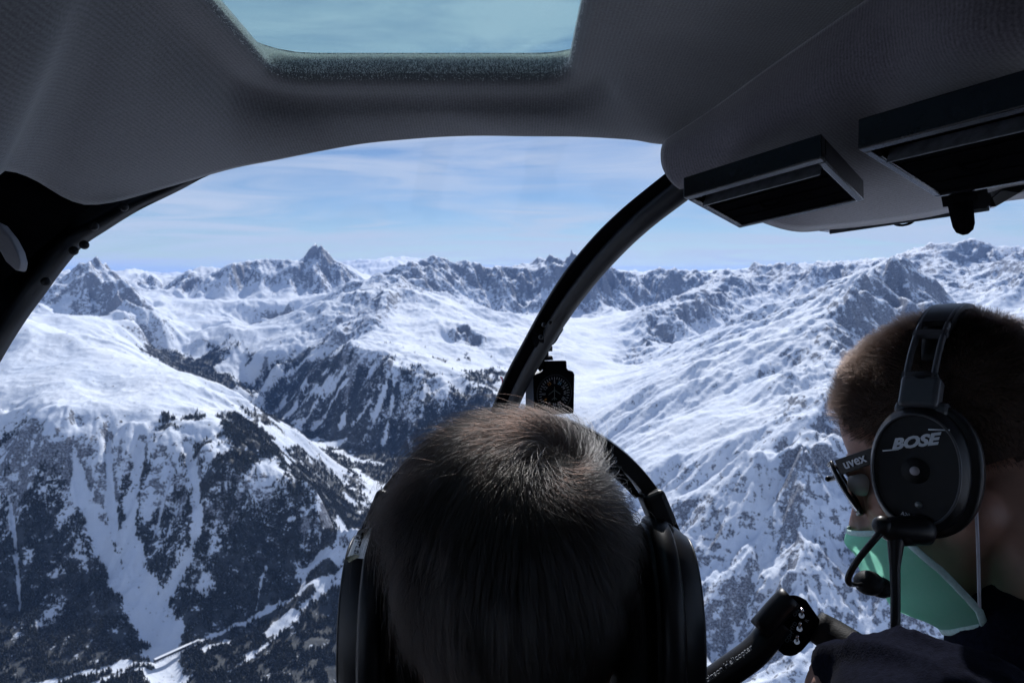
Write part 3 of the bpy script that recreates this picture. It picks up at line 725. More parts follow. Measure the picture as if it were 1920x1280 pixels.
# nap on the rolled lip, its pale colour standing in for rim light
gz = np.random.default_rng(4); nf = 70000; lp = np.stack(loops[1:11]); ii = (gz.random(nf)**1.2 * 5.2).astype(int); jj = gz.integers(0, NL, nf); uu = gz.random((nf, 1)); vv = gz.random((nf, 1))
a_ = lp[ii, jj]; b_ = lp[ii+1, jj]; c_ = lp[ii, (jj+1) % NL]; p0_ = a_ + (b_-a_)*uu + (c_-a_)*vv; nn_ = np.cross(b_-a_, c_-a_); nn_ /= np.linalg.norm(nn_, axis=1)[:, None]
inw = np.array(B((SX0+SX1)/2, .23, .33)) - p0_; nn_ *= np.sign((nn_ * inw).sum(1))[:, None]
dr_ = nn_ + gz.normal(size=(nf, 3)) * .55; dr_ /= np.linalg.norm(dr_, axis=1)[:, None]; ln_ = gz.uniform(.0007, .0018, (nf, 1))
cv = bpy.data.hair_curves.new('cloth_nap'); cv.add_curves([4]*nf); cv.attributes['position'].data.foreach_set('vector', np.stack([p0_ + dr_*ln_*t + gz.normal(size=(nf, 3))*.0003*t for t in (0, .33, .66, 1)], 1).astype(np.float32).ravel())
ra_ = cv.attributes.new('radius', 'FLOAT', 'POINT') if not cv.attributes.get('radius') else cv.attributes['radius']; ra_.data.foreach_set('value', np.tile(np.array([.00008,.00007,.00006,.00002], np.float32), nf))
cn = bpy.data.objects.new('cloth_nap', cv); COL.objects.link(cn); cn.parent = hl; cv.materials.append(simple('lit_rim_fibre', (.86, .88, .88), rough=.7)); cn['kind'] = 'stuff'
# seam stitched along the lip
sm_ = [P(x, y, d) for x, y, d in ((505,146,.5625),(560,151,.563),(700,152,.5635),(850,150,.5635),(960,146,.563),(1005,138,.562))]

# lighter console cloth on the right
CC = [[(1252,271,.655),(1247,290,.65),(1250,315,.648),(1265,337,.648),(1290,352,.66)],
      [(1340,213,.61),(1343,240,.60),(1345,275,.60),(1345,320,.62),(1360,378,.68)],
      [(1450,133,.552),(1458,175,.54),(1460,230,.545),(1450,300,.60),(1475,422,.70)],
      [(1540,70,.502),(1555,125,.49),(1560,190,.50),(1600,300,.56),(1560,420,.70)],
      [(1640,0,.452),(1670,70,.44),(1700,150,.45),(1730,280,.54),(1720,400,.68)],
      [(1800,-112,.385),(1850,0,.37),(1880,100,.38),(1900,250,.50),(1900,364,.66)],
      [(2100,-260,.33),(2200,-50,.33),(2250,100,.36),(2250,250,.45),(2250,330,.60)]]
rows = [[P(*c[i]) for c in CC] for i in range(5)]
o = grid_surface(rows, 10, 8, 'console_cover', M_head2, heli, .006, -1.0); o['label'] = 'lighter lilac-grey cloth on the overhead console'
tube('piping', [P(*q) for q in ((1256,266,.656),(1343,207,.611),(1452,127,.552),(1542,65,.502),(1642,-4,.452),(1805,-118,.386))], .0018, M_matte, heli, n=8)

# left windscreen frame and door pillar
edge_o = [(760,205,.745),(600,240,.73),(500,262,.712),(430,305,.692),(345,353,.685),(262,394,.67),(200,432,.655),(156,462,.645),(120,503,.635),(88,547,.625),(48,602,.61),(0,680,.60),(-110,880,.58),(-260,1250,.57),(-420,1900,.60)]
edge_m = [(760,205,.75),(590,240,.735),(480,275,.72),(400,290,.70),(300,330,.68),(215,388,.66),(150,425,.645),(105,455,.635),(72,495,.625),(40,540,.61),(0,600,.60),(-60,700,.585),(-180,900,.57),(-340,1250,.55),(-500,1900,.58)]
edge_i = [(760,180,.76),(570,200,.74),(450,215,.73),(340,200,.70),(200,230,.66),(60,260,.62),(-40,300,.59),(-100,340,.57),(-160,400,.55),(-210,480,.53),(-250,560,.52),(-300,700,.50),(-420,900,.48),(-560,1250,.48),(-700,1900,.52)]
grid_surface([[P(*p) for p in edge_o], [P(p[0]-10, p[1]-10, p[2]-.012) for p in edge_o], [P(p[0], p[1], p[2]-.012+max(0,(p[0]-120)/400)*.05) for p in edge_m], [P(p[0]-6, p[1]-4, p[2]+.012+max(0,(p[0]-120)/400)*.05) for p in edge_m], [P(p[0], p[1], p[2]+.04) for p in edge_i]], 5, 4, 'windscreen_frame', M_frame, heli, .010, 1.0)
for (x, y, d) in ((176,424,.635),(158,459,.632),(138,470,.628),(86,528,.612),(232,388,.648)):
    c = P(x, y, d-.008); ax = (Vector((0,0,0)) - c).normalized(); v, f = tube_geo([c - ax*.006, c, c + ax*.002, c + ax*.0034], [.0042,.0042,.0036,.0018], 12)
    link('bolt', mesh_np('bolt', v, f), M_frame, heli)
# side structure behind the frame + door post, black to hold the shade there
V, Fc = prism([P(-420,180,.50), P(340,250,.66), P(150,400,.655), P(40,520,.635), P(-90,720,.60), P(-420,900,.52)], B(-.6,.1,.4), .01)
link('side_structure', mesh_np('side_structure', V, Fc), M_matte, heli, smooth=False)
tv = [P(-120,360,.50), P(0,420,.50), P(20,445,.50), P(33,470,.50), P(38,490,.50), P(36,505,.502), P(30,508,.503), P(10,490,.503), P(0,472,.503), P(-130,340,.51)]
tr = link('door_trim', mesh_np('door_trim', *prism(tv, B(-.2,0,1), .012)), M_trim, heli, smooth=False); bevel(tr, .003, 3); tr['label'] = 'light grey door trim'
# centre post
post = [(1330,318,.640),(1272,362,.665),(1205,415,.70),(1150,468,.74),(1098,528,.785),(1052,592,.835),(1012,660,.885),(978,722,.93),(945,800,.98),(905,920,1.02),(880,1100,1.04),(870,1300,1.03)]
tube('centre_post', [P(*p) for p in post], [.0112,.0112,.0110,.0108,.0106,.0104,.0092,.009,.009,.009,.009,.009], M_frame, heli, n=20)
strip = [(1310,308,.655),(1250,350,.68),(1183,403,.715),(1126,458,.755),(1074,521,.80),(1031,588,.85),(994,655,.90),(962,716,.945),(930,795,.995),(890,920,1.035),(866,1100,1.055),(855,1300,1.045)]
tube('post_strip', [P(*p) for p in strip], .0135, M_matte, heli, n=14, flat=.30, up=B(-.5,.2,1))
strip2 = [(p[0]-11, p[1]-9, p[2]+.004) for p in strip]
tube('post_seal', [P(*p) for p in strip2], .0035, M_frame, heli, n=8)
for t_, (x, y, d) in enumerate(((1020,609,.825),(1014,632,.835),(1031,605,.83))):
    c = P(x, y, d); v, f = tube_geo([c, c + B(0,0,-.006)], [.003,.002], 10); link('rivet', mesh_np('rivet', v, f), M_frame, heli)

# bubble windscreen, two panes meeting at the post
def ell(x, u):
    r = 1 - ((x - .05) / .62) ** 2 - ((u + .25) / .5) ** 2
    return .35 + .70 * math.sqrt(max(r, 0.0))
CRi = CR.inverted(); EX = (-400,0,75,160,220,300,430,600,760,900,1090,1262,1345,1455,2200); EY = (330,320,343,384,378,356,318,284,262,255,257,268,268,268,240)
def pane(name, xs, us):
    vs = []; fs = []; nx, nu_ = len(xs), len(us)
    for i, ph in enumerate(us):
        for j, th in enumerate(xs):
            # ellipsoid by angles
            X = .05 + .90 * math.sin(th) * math.cos(ph); U = -.33 + .60 * math.sin(ph); D_ = .455 + .68 * math.cos(th) * math.cos(ph)
            vs.append(B(X, U, D_))
    for i in range(nu_-1):
        for j in range(nx-1):
            q = CRi @ vs[i*nx+j]; x_, y_ = 960 + F*q.x/max(.05, -q.z), 640 - F*q.y/max(.05, -q.z)
            if y_ > np.interp(x_, EX, EY) - 14: fs.append((i*nx+j, i*nx+j+1, (i+1)*nx+j+1, (i+1)*nx+j))       # trimmed along the roof lip
    o = link(name, mesh_np(name, vs, fs), M_glass, heli)
    s = o.modifiers.new('thickness', 'SOLIDIFY'); s.thickness = .003; s.offset = 1
    return o
us_ = np.linspace(-1.3, 1.3, 90)
pane('windscreen', np.linspace(-1.4, 1.4, 64), us_)
# red wool tell-tale taped outside the screen
tube('yaw_string', [P(938,738,1.03), P(941,722,1.03), P(942,712,1.03), P(938,706,1.03)], .0009, simple('red_wool', (.55,.03,.06), rough=.9), heli, n=6)

# rest of the shell: floor, sides with window openings, rear bulkhead
parts_ = []
def wall(c, hx, hy, hz): parts_.append(obox(B(*c), B(1,0,0), B(0,1,0), B(0,0,1), hx, hy, hz))
wall((.1,-1.22,-.2), .75, .02, .85); wall((.1,-.45,-1.02), .75, .78, .02)
wall((-.62,-.80,-.30), .015, .40, .72); wall((.80,-.80,-.30), .015, .40, .72)
wall((-.60,-.15,-.75), .015, .45, .25); wall((.80,-.15,-.75), .015, .45, .25)
wall((-.56,.16,-.2), .06, .14, .75); wall((.76,.2,-.1), .08, .10, .65)
wall((-.60,-.1,.02), .02, .42, .03); 
V, Fc = join_geo(parts_); link('cabin_shell', mesh_np('cabin_shell', V, Fc), M_dark, heli, smooth=False)
for x in (-.625, .80):
    link('door_window', mesh_np('door_window', *obox(B(x,-.12,.18), B(1,0,0), B(0,1,0), B(0,0,1), .0015, .28, .30)), M_glass, heli, smooth=False)

# ------------------------------------------------------------------ overhead air outlets
def vent(name, A, Bq, D, hgt, label, nslat):
    """louvred box: A-Bq is the near long edge of its underside, A-D the side edge"""
    A, Bq, D = Vector(A), Vector(Bq), Vector(D); e1 = (Bq - A); e2 = (D - A); n = e1.cross(e2).normalized()
    if n.z < 0: n = -n
    root = empty(name, A); tag(root, label, 'air vent')
    l1, l2 = e1.length, e2.length; a1, a2 = e1.normalized(), e2.normalized()
    A0 = Vector((0, 0, 0)); n2 = n
    a2 = (a2 - a1 * a2.dot(a1) * 0.0).normalized()
    t = .006
    # housing walls
    def slab(p, q, w, lo, hi):       # wall from p to q, w inward
        return prism([p + n2*lo, q + n2*lo, q + w + n2*lo, p + w + n2*lo], n2, hi - lo)
    c0, c1, c2, c3 = A0, a1*l1, a1*l1 + a2*l2, a2*l2
    V, Fc = join_geo([slab(c0, c1, a2*t*1.6, 0, hgt), slab(c1 + a2*t*1.7, c2, -a1*t, 0, hgt), slab(c3, c2 - a1*t*1.05, -a2*t, 0, hgt), slab(c0 + a2*t*1.7, c3 - a2*t*1.05, a1*t, 0, hgt)])
    o = link('housing', mesh_np('housing', V, Fc), M_black, root, smooth=False); bevel(o, .0010, 2)
    V, Fc = prism([c0 + a1*t + a2*t*1.7, c1 - a1*t + a2*t*1.7, c2 - a1*t - a2*t, c3 + a1*t - a2*t], n2, .002); V = [v + n2*hgt*.7 for v in V]
    link('back_plate', mesh_np('back_plate', V, Fc), M_matte, root, smooth=False)
    cv0, cv3 = a2*l2*.24, a2*(l2 - t*1.02)
    o = link('shutter', mesh_np('shutter', *prism([cv0 + a1*(t+.001) + n2*.0022, cv0 + a1*(l1-t-.001) + n2*.0022, cv3 + a1*(l1-t-.001) + n2*.0012, cv3 + a1*(t+.001) + n2*.0012], n2, .0025)), M_matte, root, smooth=False)
    for k in range(nslat):
        s = .17 + .74 * k / (nslat - 1 + 1e-6) if nslat > 1 else .2
        p = a2 * l2 * s + a1*(t + .002); q = p + a1*(l1 - 2*t - .004)
        sp = l2 * .74 / max(1, nslat - 1); dn = (n2 * .80 + a2 * .60).normalized() * .015 if k == 0 else n2 * .0024; th = a2 * (.0018 if k == 0 else .0009); dn = dn * (-1 if k == 1 else 1) if False else dn
        base_ = -n2*.004 if k == 0 else n2*.0005
        V = [p + base_, q + base_, q + base_ + dn, p + base_ + dn]; V = V + [v + th for v in V]
        o = link('vane', mesh_np('vane', V, [(3,2,1,0),(4,5,6,7),(0,1,5,4),(1,2,6,5),(2,3,7,6),(3,0,4,7)]), M_slat if k == 0 else M_matte, root, smooth=False)
        bevel(o, .0006, 1)
    # thumb lever in the middle
    p = a2*l2*.52 + a1*l1*.48; v, f = tube_geo(catmull([p - a1*.012 + n2*.004, p - a1*.008 - n2*.003, p - n2*.005, p + a1*.008 - n2*.003, p + a1*.012 + n2*.004], 4), .0014, 8)
    link('thumb_lever', mesh_np('thumb_lever', v, f), M_matte, root)
    return root
vent('air_vent', P(1281,371,.560), P(1541,296,.462), P(1386,428,.655), .017, 'smaller glossy black louvred overhead vent nearest the centre post', 5)
vent('air_vent', P(1608,281,.440), P(1960,190,.352), P(1755,371,.560), .020, 'larger glossy black louvred overhead vent cut off at the right', 5)
vent('air_vent', P(1536,434,.72), P(1875,384,.665), P(1552,436,.78), .010, 'thin black overhead vent tucked lowest behind the other two', 2)
r = empty('ceiling_knob', P(1798,368,.575)); tag(r, 'stubby black peg-shaped knob hanging under the overhead console', 'knob')
a, b_ = P(1792,352,.575), P(1804,424,.575); ax = (b_-a).normalized(); l = (b_-a).length
v, f = tube_geo([Vector((0,0,0)), ax*l*.5, ax*(l-.008), ax*(l-.003), ax*l], [.0092,.0086,.0080,.0062,.002], 20); link('peg', mesh_np('peg', v, f), M_matte, r)
v, f = tube_geo([ax*-.004, ax*.006], [.0125,.0125], 20); link('collar', mesh_np('collar', v, f), M_matte, r)
o = link('clip_bracket', mesh_np('clip_bracket', *join_geo([prism([P(1850,352,.63),P(1915,335,.60),P(1950,330,.60),P(1950,352,.61),P(1912,362,.61),P(1868,388,.63),P(1855,388,.63)], B(0,1,.3), .006), prism([P(1775,378,.60),P(1852,360,.60),P(1858,382,.60),P(1850,392,.60),P(1780,398,.60)], B(0,1,.3), .02)])), M_black, None, smooth=False)
bevel(o, .0015, 2); tag(o, 'black switch block beside the peg-shaped knob overhead', 'switch block')

# ------------------------------------------------------------------ compass
cc = P(1040, 738, .93); comp = empty('compass', cc); tag(comp, 'black square panel compass with white dial marks on the centre post', 'compass')
yaw = Matrix.Rotation(R(20), 3, 'Z'); cx_, cy_, cz_ = yaw @ Vector((1,0,0)), yaw @ Vector((0,1,0)), Vector((0,0,1))
px_ = .93 / F
def cl(x, z, y=0.0): return cx_*x*px_ + cz_*z*px_ + cy_*y
outline = [(-39,-40),(39,-40),(40,-35),(41,34),(38,40),(33,42),(28,43),(25,47),(24,61),(-19,62),(-20,48),(-23,43),(-29,40),(-36,38),(-41,32)]
o = link('bezel', mesh_np('bezel', *prism([cl(x, z) for x, z in outline], cy_, .006)), M_matte, comp, smooth=False); bevel(o, .0008, 2)
o = link('case', mesh_np('case', *prism([cl(x, z, .0062) for x, z in ((-39,-38),(37,-38),(37,36),(-39,38))], cy_, .032)), simple('sky_lit_case', (.045,.055,.08), rough=.5), comp, smooth=False); bevel(o, .002, 2)  # blue-grey puts the sky's light on the case side into its colour
dz = cl(-1, 1)
ring = [cl(-1 + 35*math.cos(2*math.pi*k/48), 1 + 35*math.sin(2*math.pi*k/48), -.0008) for k in range(48)]
v, f = tube_geo(ring + [ring[0]], .0007, 6, caps=False); link('dial_rim', mesh_np('dial_rim', v, f), M_frame, comp)
o = link('dial', mesh_np('dial', *prism([cl(-1 + 33*math.cos(2*math.pi*k/48), 1 + 33*math.sin(2*math.pi*k/48), -.0004) for k in range(48)], cy_, .0003)), M_matte, comp, smooth=False)
ts = []
for k in range(36):
    a = 2*math.pi*k/36; ax_ = cl(math.cos(a), math.sin(a)).normalized(); tg = cl(-math.sin(a), math.cos(a)).normalized()
    big = k % 3 == 0; r0 = 25 if big else 26.5; c = cl(-1, 1, -.0007) + ax_ * ((r0 + 31) / 2 * px_)
    ts.append(obox(c, ax_, tg, cy_, (31 - r0)/2*px_, .55*px_, .0002))
M_mark = simple('white_dial_print', (.20,.21,.24), rough=.7)
link('dial_marks', mesh_np('dial_marks', *join_geo(ts)), M_mark, o, smooth=False)
def text_mesh(name, s, size, mat, parent, origin, xdir, ydir, ext=.0002, shear=0.0, wx=1.0, bold=0.0, align='CENTER'):
    cu = bpy.data.curves.new(name, 'FONT'); cu.body = s; cu.size = size; cu.extrude = ext; cu.align_x = align; cu.align_y = 'CENTER'; cu.shear = shear; cu.offset = bold
    cu.resolution_u = 3
    to = bpy.data.objects.new(name, cu); COL.objects.link(to)
    dg = bpy.context.evaluated_depsgraph_get(); me = bpy.data.meshes.new_from_object(to.evaluated_get(dg)); bpy.data.objects.remove(to)
    xd = Vector(xdir).normalized(); yd = Vector(ydir); yd = (yd - xd*yd.dot(xd)).normalized(); zd = xd.cross(yd)
    M4 = Matrix((xd*wx, yd, zd)).transposed().to_4x4(); M4.translation = Vector(origin)
    me.transform(M4); return link(name, me, mat, parent, smooth=False)
M_or = simple('orange_dial_print', (.35,.14,.02), rough=.7); M_bl = simple('blue_dial_print', (.14,.30,.45), rough=.7)
for k, s in enumerate(('24','W','30','33','N','3','6','E','12','15','S','21')):
    a = R(90 - (k - 10) * 30); m_ = M_or if s in ('15','6') else M_bl if s == '21' else M_mark
    ud = cl(math.cos(a), math.sin(a)); xd = cl(math.sin(a), -math.cos(a))
    text_mesh('dial_figure', s, 8*px_, m_, comp, cl(-1 + 21*math.cos(a), 1 + 21*math.sin(a), -.0009), xd, ud)
pl_ = [obox(cl(-1, 1, -.0009), cx_, cz_, cy_, .5*px_, 13*px_, .0002)]
for s in (-1, 1):
    d1 = cl(s*.8, -.55).normalized(); d2 = cy_.cross(d1); pl_.append(obox(cl(-1 + s*6.3, 3, -.0009), d1, d2, cy_, 7*px_, .5*px_, .0002)); pl_.append(obox(cl(-1 + s*3, -9, -.0009), d1, d2, cy_, 3*px_, .5*px_, .0002))
link('aircraft_symbol', mesh_np('aircraft_symbol', *join_geo(pl_)), simple('dim_green_print', (.07,.09,.09), rough=.7), comp, smooth=False)
rel = lambda *a: P(*a) - cc
V, Fc = join_geo([prism([rel(1004,653,.93), rel(1022,668,.93), rel(1022,690,.93), rel(1013,697,.93), rel(1008,690,.93), rel(1010,683,.93), rel(1001,676,.93)], cy_, .003),
                  obox(rel(1019,653,.925), cx_, cy_, cz_, 14*px_, .008, 5*px_), obox(rel(1016,664,.925), cx_, cy_, cz_, 10*px_, .007, 6*px_),
                  prism([rel(1020,668,.925), rel(1036,667,.925), rel(1038,675,.925), rel(1022,676,.925)], cy_, .01)])
o = link('bracket', mesh_np('bracket', V, Fc), M_frame, comp, smooth=False); bevel(o, .0008, 2)
tube('clamp', [rel(1006,640,.88), rel(1030,632,.87), rel(1044,622,.87), rel(1054,614,.87)], [.010,.011,.006,.003], M_matte, comp, n=12, smoothn=4)
tube('clamp_screw', [rel(1004,617,.86), rel(1022,634,.865), rel(1030,640,.87)], [.006,.008,.008], M_matte, comp, n=12, smoothn=3)
# ------------------------------------------------------------------ people
def sph(c, r, M=None, n=20):
    """ellipsoid geometry, centre c, radii r, optional rotation matrix"""
    vs = [Vector((0, 0, 1))]; 
    for i in range(1, n // 2):
        th = math.pi * i / (n // 2)
        for j in range(n): vs.append(Vector((math.sin(th)*math.cos(2*math.pi*j/n), math.sin(th)*math.sin(2*math.pi*j/n), math.cos(th))))
    vs.append(Vector((0, 0, -1))); m = n // 2 - 1
    fs = [(0, 1+j, 1+(j+1) % n) for j in range(n)]
    for i in range(m-1): fs += [(1+i*n+j, 1+(i+1)*n+j, 1+(i+1)*n+(j+1) % n, 1+i*n+(j+1) % n) for j in range(n)]
    fs += [(1+(m-1)*n+j, len(vs)-1, 1+(m-1)*n+(j+1) % n) for j in range(n)]
    r = Vector(r); Rm = M or Matrix.Identity(3)
    return [Vector(c) + Rm @ Vector((v.x*r.x, v.y*r.y, v.z*r.z)) for v in vs], fs
def cap(a, b, r0, r1, n=16):
    """tapered limb with rounded ends"""
    a, b = Vector(a), Vector(b); t = (b-a).normalized(); ps = []; rs = []
    for k in (0, .25, .5, .75): th = math.pi/2*k; ps.append(a - t*r0*math.cos(th)); rs.append(max(r0*math.sin(th), r0*.06))
    for k in (0, .33, .66, 1): ps.append(a + (b-a)*k); rs.append(r0 + (r1-r0)*k)
    for k in (.25, .5, .75, 1): th = math.pi/2*k; ps.append(b + t*r1*math.sin(th)); rs.append(max(r1*math.cos(th), r1*.06))
    return tube_geo(ps, rs, n)
def organic(name, prims, voxel, mat, parent, smooth_it=6, fac=.5):
    V, Fc = join_geo(prims); o = link(name, mesh_np(name, V, Fc), mat, parent)
    m = o.modifiers.new('remesh', 'REMESH'); m.mode = 'VOXEL'; m.voxel_size = voxel; m.use_smooth_shade = True
    s = o.modifiers.new('smooth', 'SMOOTH'); s.iterations = smooth_it; s.factor = fac
    apply_mods(o); o.data.name = name
    if not o.data.materials: o.data.materials.append(mat)
    o.data.polygons.foreach_set('use_smooth', np.ones(len(o.data.polygons), dtype=bool))
    return o
def skin_mat(name, col, stub=0.0):
    m, nt, b = new_mat(name); L = nt.links.new
    t = N(nt, 'ShaderNodeTexCoord'); n = N(nt, 'ShaderNodeTexNoise', inp={'Scale': 45.0, 'Detail': 6.0}); L(t.outputs['Object'], n.inputs['Vector'])
    rp = N(nt, 'ShaderNodeValToRGB'); e = rp.color_ramp.elements; e[0].position = .35; e[1].position = .7
    e[0].color = tuple(c*.8 for c in col) + (1,); e[1].color = tuple(col) + (1,); L(n.outputs[0], rp.inputs[0]); L(rp.outputs[0], b.inputs['Base Color'])
    b.inputs['Roughness'].default_value = .5; b.inputs['Subsurface Weight'].default_value = .12; b.inputs['Subsurface Radius'].default_value = (.01, .004, .002); b.inputs['Subsurface Scale'].default_value = .3
    n2 = N(nt, 'ShaderNodeTexNoise', inp={'Scale': 900.0, 'Detail': 3.0}); L(t.outputs['Object'], n2.inputs['Vector'])
    bp = N(nt, 'ShaderNodeBump', inp={'Strength': .35, 'Distance': .0006}); L(n2.outputs[0], bp.inputs['Height']); L(bp.outputs[0], b.inputs['Normal'])
    return m
def hair_mat(name, col, red=.4, rough=.28, rand=.25):
    m = bpy.data.materials.new(name); m.use_nodes = True; nt = m.node_tree; nt.nodes.clear()
    o = N(nt, 'ShaderNodeOutputMaterial'); h = N(nt, 'ShaderNodeBsdfHairPrincipled'); h.parametrization = 'COLOR'; h.inputs['Color'].default_value = tuple(col) + (1,)
    for k, v in (('Roughness', rough), ('Radial Roughness', .35), ('Random Color', rand), ('Random Roughness', .2)):
        if k in h.inputs: h.inputs[k].default_value = v
    nt.links.new(h.outputs[0], o.inputs[0]); return m
def cloth_mat(name, col, sheen=.1, ns=900., bump=.7):
    m = simple(name, col, rough=.92, noise_amt=.35, nscale=260, bump=bump, bscale=ns, spec=.1)
    b = m.node_tree.nodes['Principled BSDF']; b.inputs['Specular IOR Level'].default_value = 0.0; b.inputs['Sheen Weight'].default_value = sheen; b.inputs['Sheen Roughness'].default_value = .45
    return m
CRAN_C = np.array((0, -.012, .045)); CRAN_R = np.array((.077, .098, .088))
def head_prims(Mh, wx=1.0):
    """skull, face, jaw, nose, ears in head space (x left/right, y ahead, z up), moved by Mh"""
    pr = [sph(CRAN_C, CRAN_R * np.array((wx, 1, 1)), n=36), sph((0, .035, -.035), (.056*wx, .062, .082), n=28),
          cap((-.050*wx,-.008,-.045), (0,.066,-.098), .024, .020), cap((.050*wx,-.008,-.045), (0,.066,-.098), .024, .020),
          cap((0,.088,.008), (0,.112,-.030), .0075, .011), sph((.010,.104,-.033), (.008,.009,.007)), sph((-.010,.104,-.033), (.008,.009,.007)),
          cap((-.034,.078,.026), (.034,.078,.026), .011, .011), cap((-.018,.086,-.064), (.018,.086,-.064), .0075, .0075), cap((-.014,.085,-.076), (.014,.085,-.076), .008, .008),
          sph((0,.080,-.102), (.018,.014,.014)), sph((-.042*wx,.058,-.018), (.018,.022,.018)), sph((.042*wx,.058,-.018), (.018,.022,.018)),
          cap((0,-.030,-.03), (0,-.050,-.17), .054, .058), cap((0,-.05,-.02), (0,-.062,-.15), .046, .052)]
    for s in (-1, 1):
        pr.append(sph((s*.080*wx, -.012, -.004), (.006, .016, .028), Matrix.Rotation(s*R(20), 3, 'Z')))
        pr.append(cap((s*.083*wx, -.020, .018), (s*.086*wx, -.026, -.008), .004, .004)); pr.append(sph((s*.078*wx, -.008, -.028), (.006,.007,.009)))
    return [([Mh @ Vector(v) for v in vs], fs) for vs, fs in pr]
def shape(p, rad3, full):
    q = p * rad3
    if full:
        pz = np.clip(-p[:, 2], 0, .999); h = np.sqrt(np.clip(1 - p[:, 2]**2, 1e-6, 1)); k = np.where(p[:, 2] < 0, (1 - pz**3.2) ** (1/2.6) / h, (1 - np.clip(p[:, 2], 0, .9995)**2.5) ** (1/2.25) / h)
        q = q * np.stack([k, k, np.ones_like(k)], 1)
    return q
def hair(name, Mh, root_loc, n, mat, parent, W, lenf, offf, region, seed, stand=0.0, swirl=.55, K=10, rad=.00009, wx=1.0, full=False, grav=1.0, wav=.35, nfreq=90.0, spread=.18):
    g = np.random.default_rng(seed)
    p = g.normal(size=(n*4, 3)); p /= np.linalg.norm(p, axis=1)[:, None]; rad3 = CRAN_R * np.array((wx, 1, 1))
    ok_ = region(p * rad3 + CRAN_C, p); p = p[ok_][:n]; n = len(p); root = p.copy()
    W = np.array(W, float); W /= np.linalg.norm(W)
    pos0 = shape(p, rad3, full)
    def n3(q, s):      # three smooth noise channels
        return np.stack([fbm(q[:, 0] + 3.1*k + s, q[:, 1] + q[:, 2]*1.37 + 7.7*k, 2, s + k) + fbm(q[:, 2] + 1.7*k, q[:, 0]*.9 - q[:, 1] + s, 2, s + 9 + k) - 1.0 for k in range(3)], 1)
    lock = n3(pos0 * nfreq, 11); big = n3(pos0 * 22, 33)
    ln = lenf(pos0 + CRAN_C) * g.uniform(.6, 1.15, n) * (1 + .5*lock[:, 0])
    hm = offf(pos0 + CRAN_C) * (1 + .7*lock[:, 1] + .35*big[:, 0]) * g.uniform(.55, 1.1, n)
    pts_ = np.zeros((n, K, 3)); dev = g.normal(size=(n, 3)) * spread + lock * wav + big * wav * 1.2
    jit = g.normal(size=(n, 3)) * .06 + big * .06; fr = g.uniform(0, 1, n) < .02; dev[fr] += g.normal(size=(fr.sum(), 3)) * .3; hm[fr] *= 1.35
    for k in range(K):
        s = k / (K - 1)
        off = -.003 + (hm + .003) * (1 - (1 - s) ** 2.2) + stand * ln * s
        pts_[:, k] = shape(p, rad3, full) + CRAN_C + p * off[:, None]
        Wj = W + jit; Wj /= np.linalg.norm(Wj, axis=1)[:, None]; d = (p * Wj).sum(1); away = p - d[:, None] * Wj; away -= 0; t = away - (away * p).sum(1)[:, None] * p; t /= np.linalg.norm(t, axis=1)[:, None] + 1e-6
        sw = np.cross(p, t); f = swirl * np.exp(-np.clip(1 - d, 0, 2) * 2.2)
        dn = np.array((0, 0, -1.0)) - (-p[:, 2])[:, None] * p
        gw = np.clip((.55 - p[:, 2]) * 1.6, 0, 1)[:, None] * grav
        t = t * (1 - gw * .75) + sw * f[:, None] + dn * gw * 1.2 + dev * (0.6 + .5*s)
        t -= (t * p).sum(1)[:, None] * p; t /= np.linalg.norm(t, axis=1)[:, None] + 1e-6
        p = p + t * (ln / (K - 1) / .09)[:, None] * (1 - stand*.8); p /= np.linalg.norm(p, axis=1)[:, None]
    Mn = np.array(Mh.to_3x3()); T = np.array(Mh.translation - Vector(root_loc))
    co = (pts_.reshape(-1, 3) @ Mn.T + T).astype(f32)
    cv = bpy.data.hair_curves.new(name); cv.add_curves([K] * n); cv.attributes['position'].data.foreach_set('vector', co.ravel())
    ra = cv.attributes.get('radius') or cv.attributes.new('radius', 'FLOAT', 'POINT')
    rr_ = np.tile(np.linspace(1, .25, K) ** .7, n) * np.repeat(g.uniform(.7, 1.2, n), K) * rad; ra.data.foreach_set('value', rr_.astype(f32))
    o = bpy.data.objects.new(name, cv); COL.objects.link(o); o.parent = parent; cv.materials.append(mat); cv.update_tag()
    return o
def undercoat(name, Mh, root_loc, mat, parent, region, wx, off=.0025, full=False):
    V, Fc = sph((0,0,0), (1,1,1), n=64); rad3 = CRAN_R * np.array((wx, 1, 1)) + off
    P3 = np.array([list(v) for v in V]); pos = shape(P3, rad3, full) + CRAN_C; keep = region(pos, P3)
    nV = [Mh @ Vector(q) - Vector(root_loc) for q in pos]; Fc = [f for f in Fc if all(keep[i] for i in f)]
    used = sorted({i for f in Fc for i in f}); mp = {i: k for k, i in enumerate(used)}
    return link(name, mesh_np(name, [nV[i] for i in used], [tuple(mp[i] for i in f) for f in Fc]), mat, parent)
def off_geo(g, o): v, f = g; return [Vector(x) - Vector(o) for x in v], f

M_cup = simple('black_headset_plastic', (.007, .007, .009), spec=.3, rough=.38, noise_amt=.3, nscale=80, bump=.12, bscale=1500)
M_cup2 = simple('soft_black_leatherette', (.007, .007, .008), spec=.2, rough=.6, noise_amt=.3, nscale=80, bump=.5, bscale=700)
M_grey = simple('graphite_plastic', (.05, .052, .06), rough=.35, nscale=80)
M_silver = simple('silver_badge', (.36, .37, .40), rough=.35, metal=.6, nscale=200)

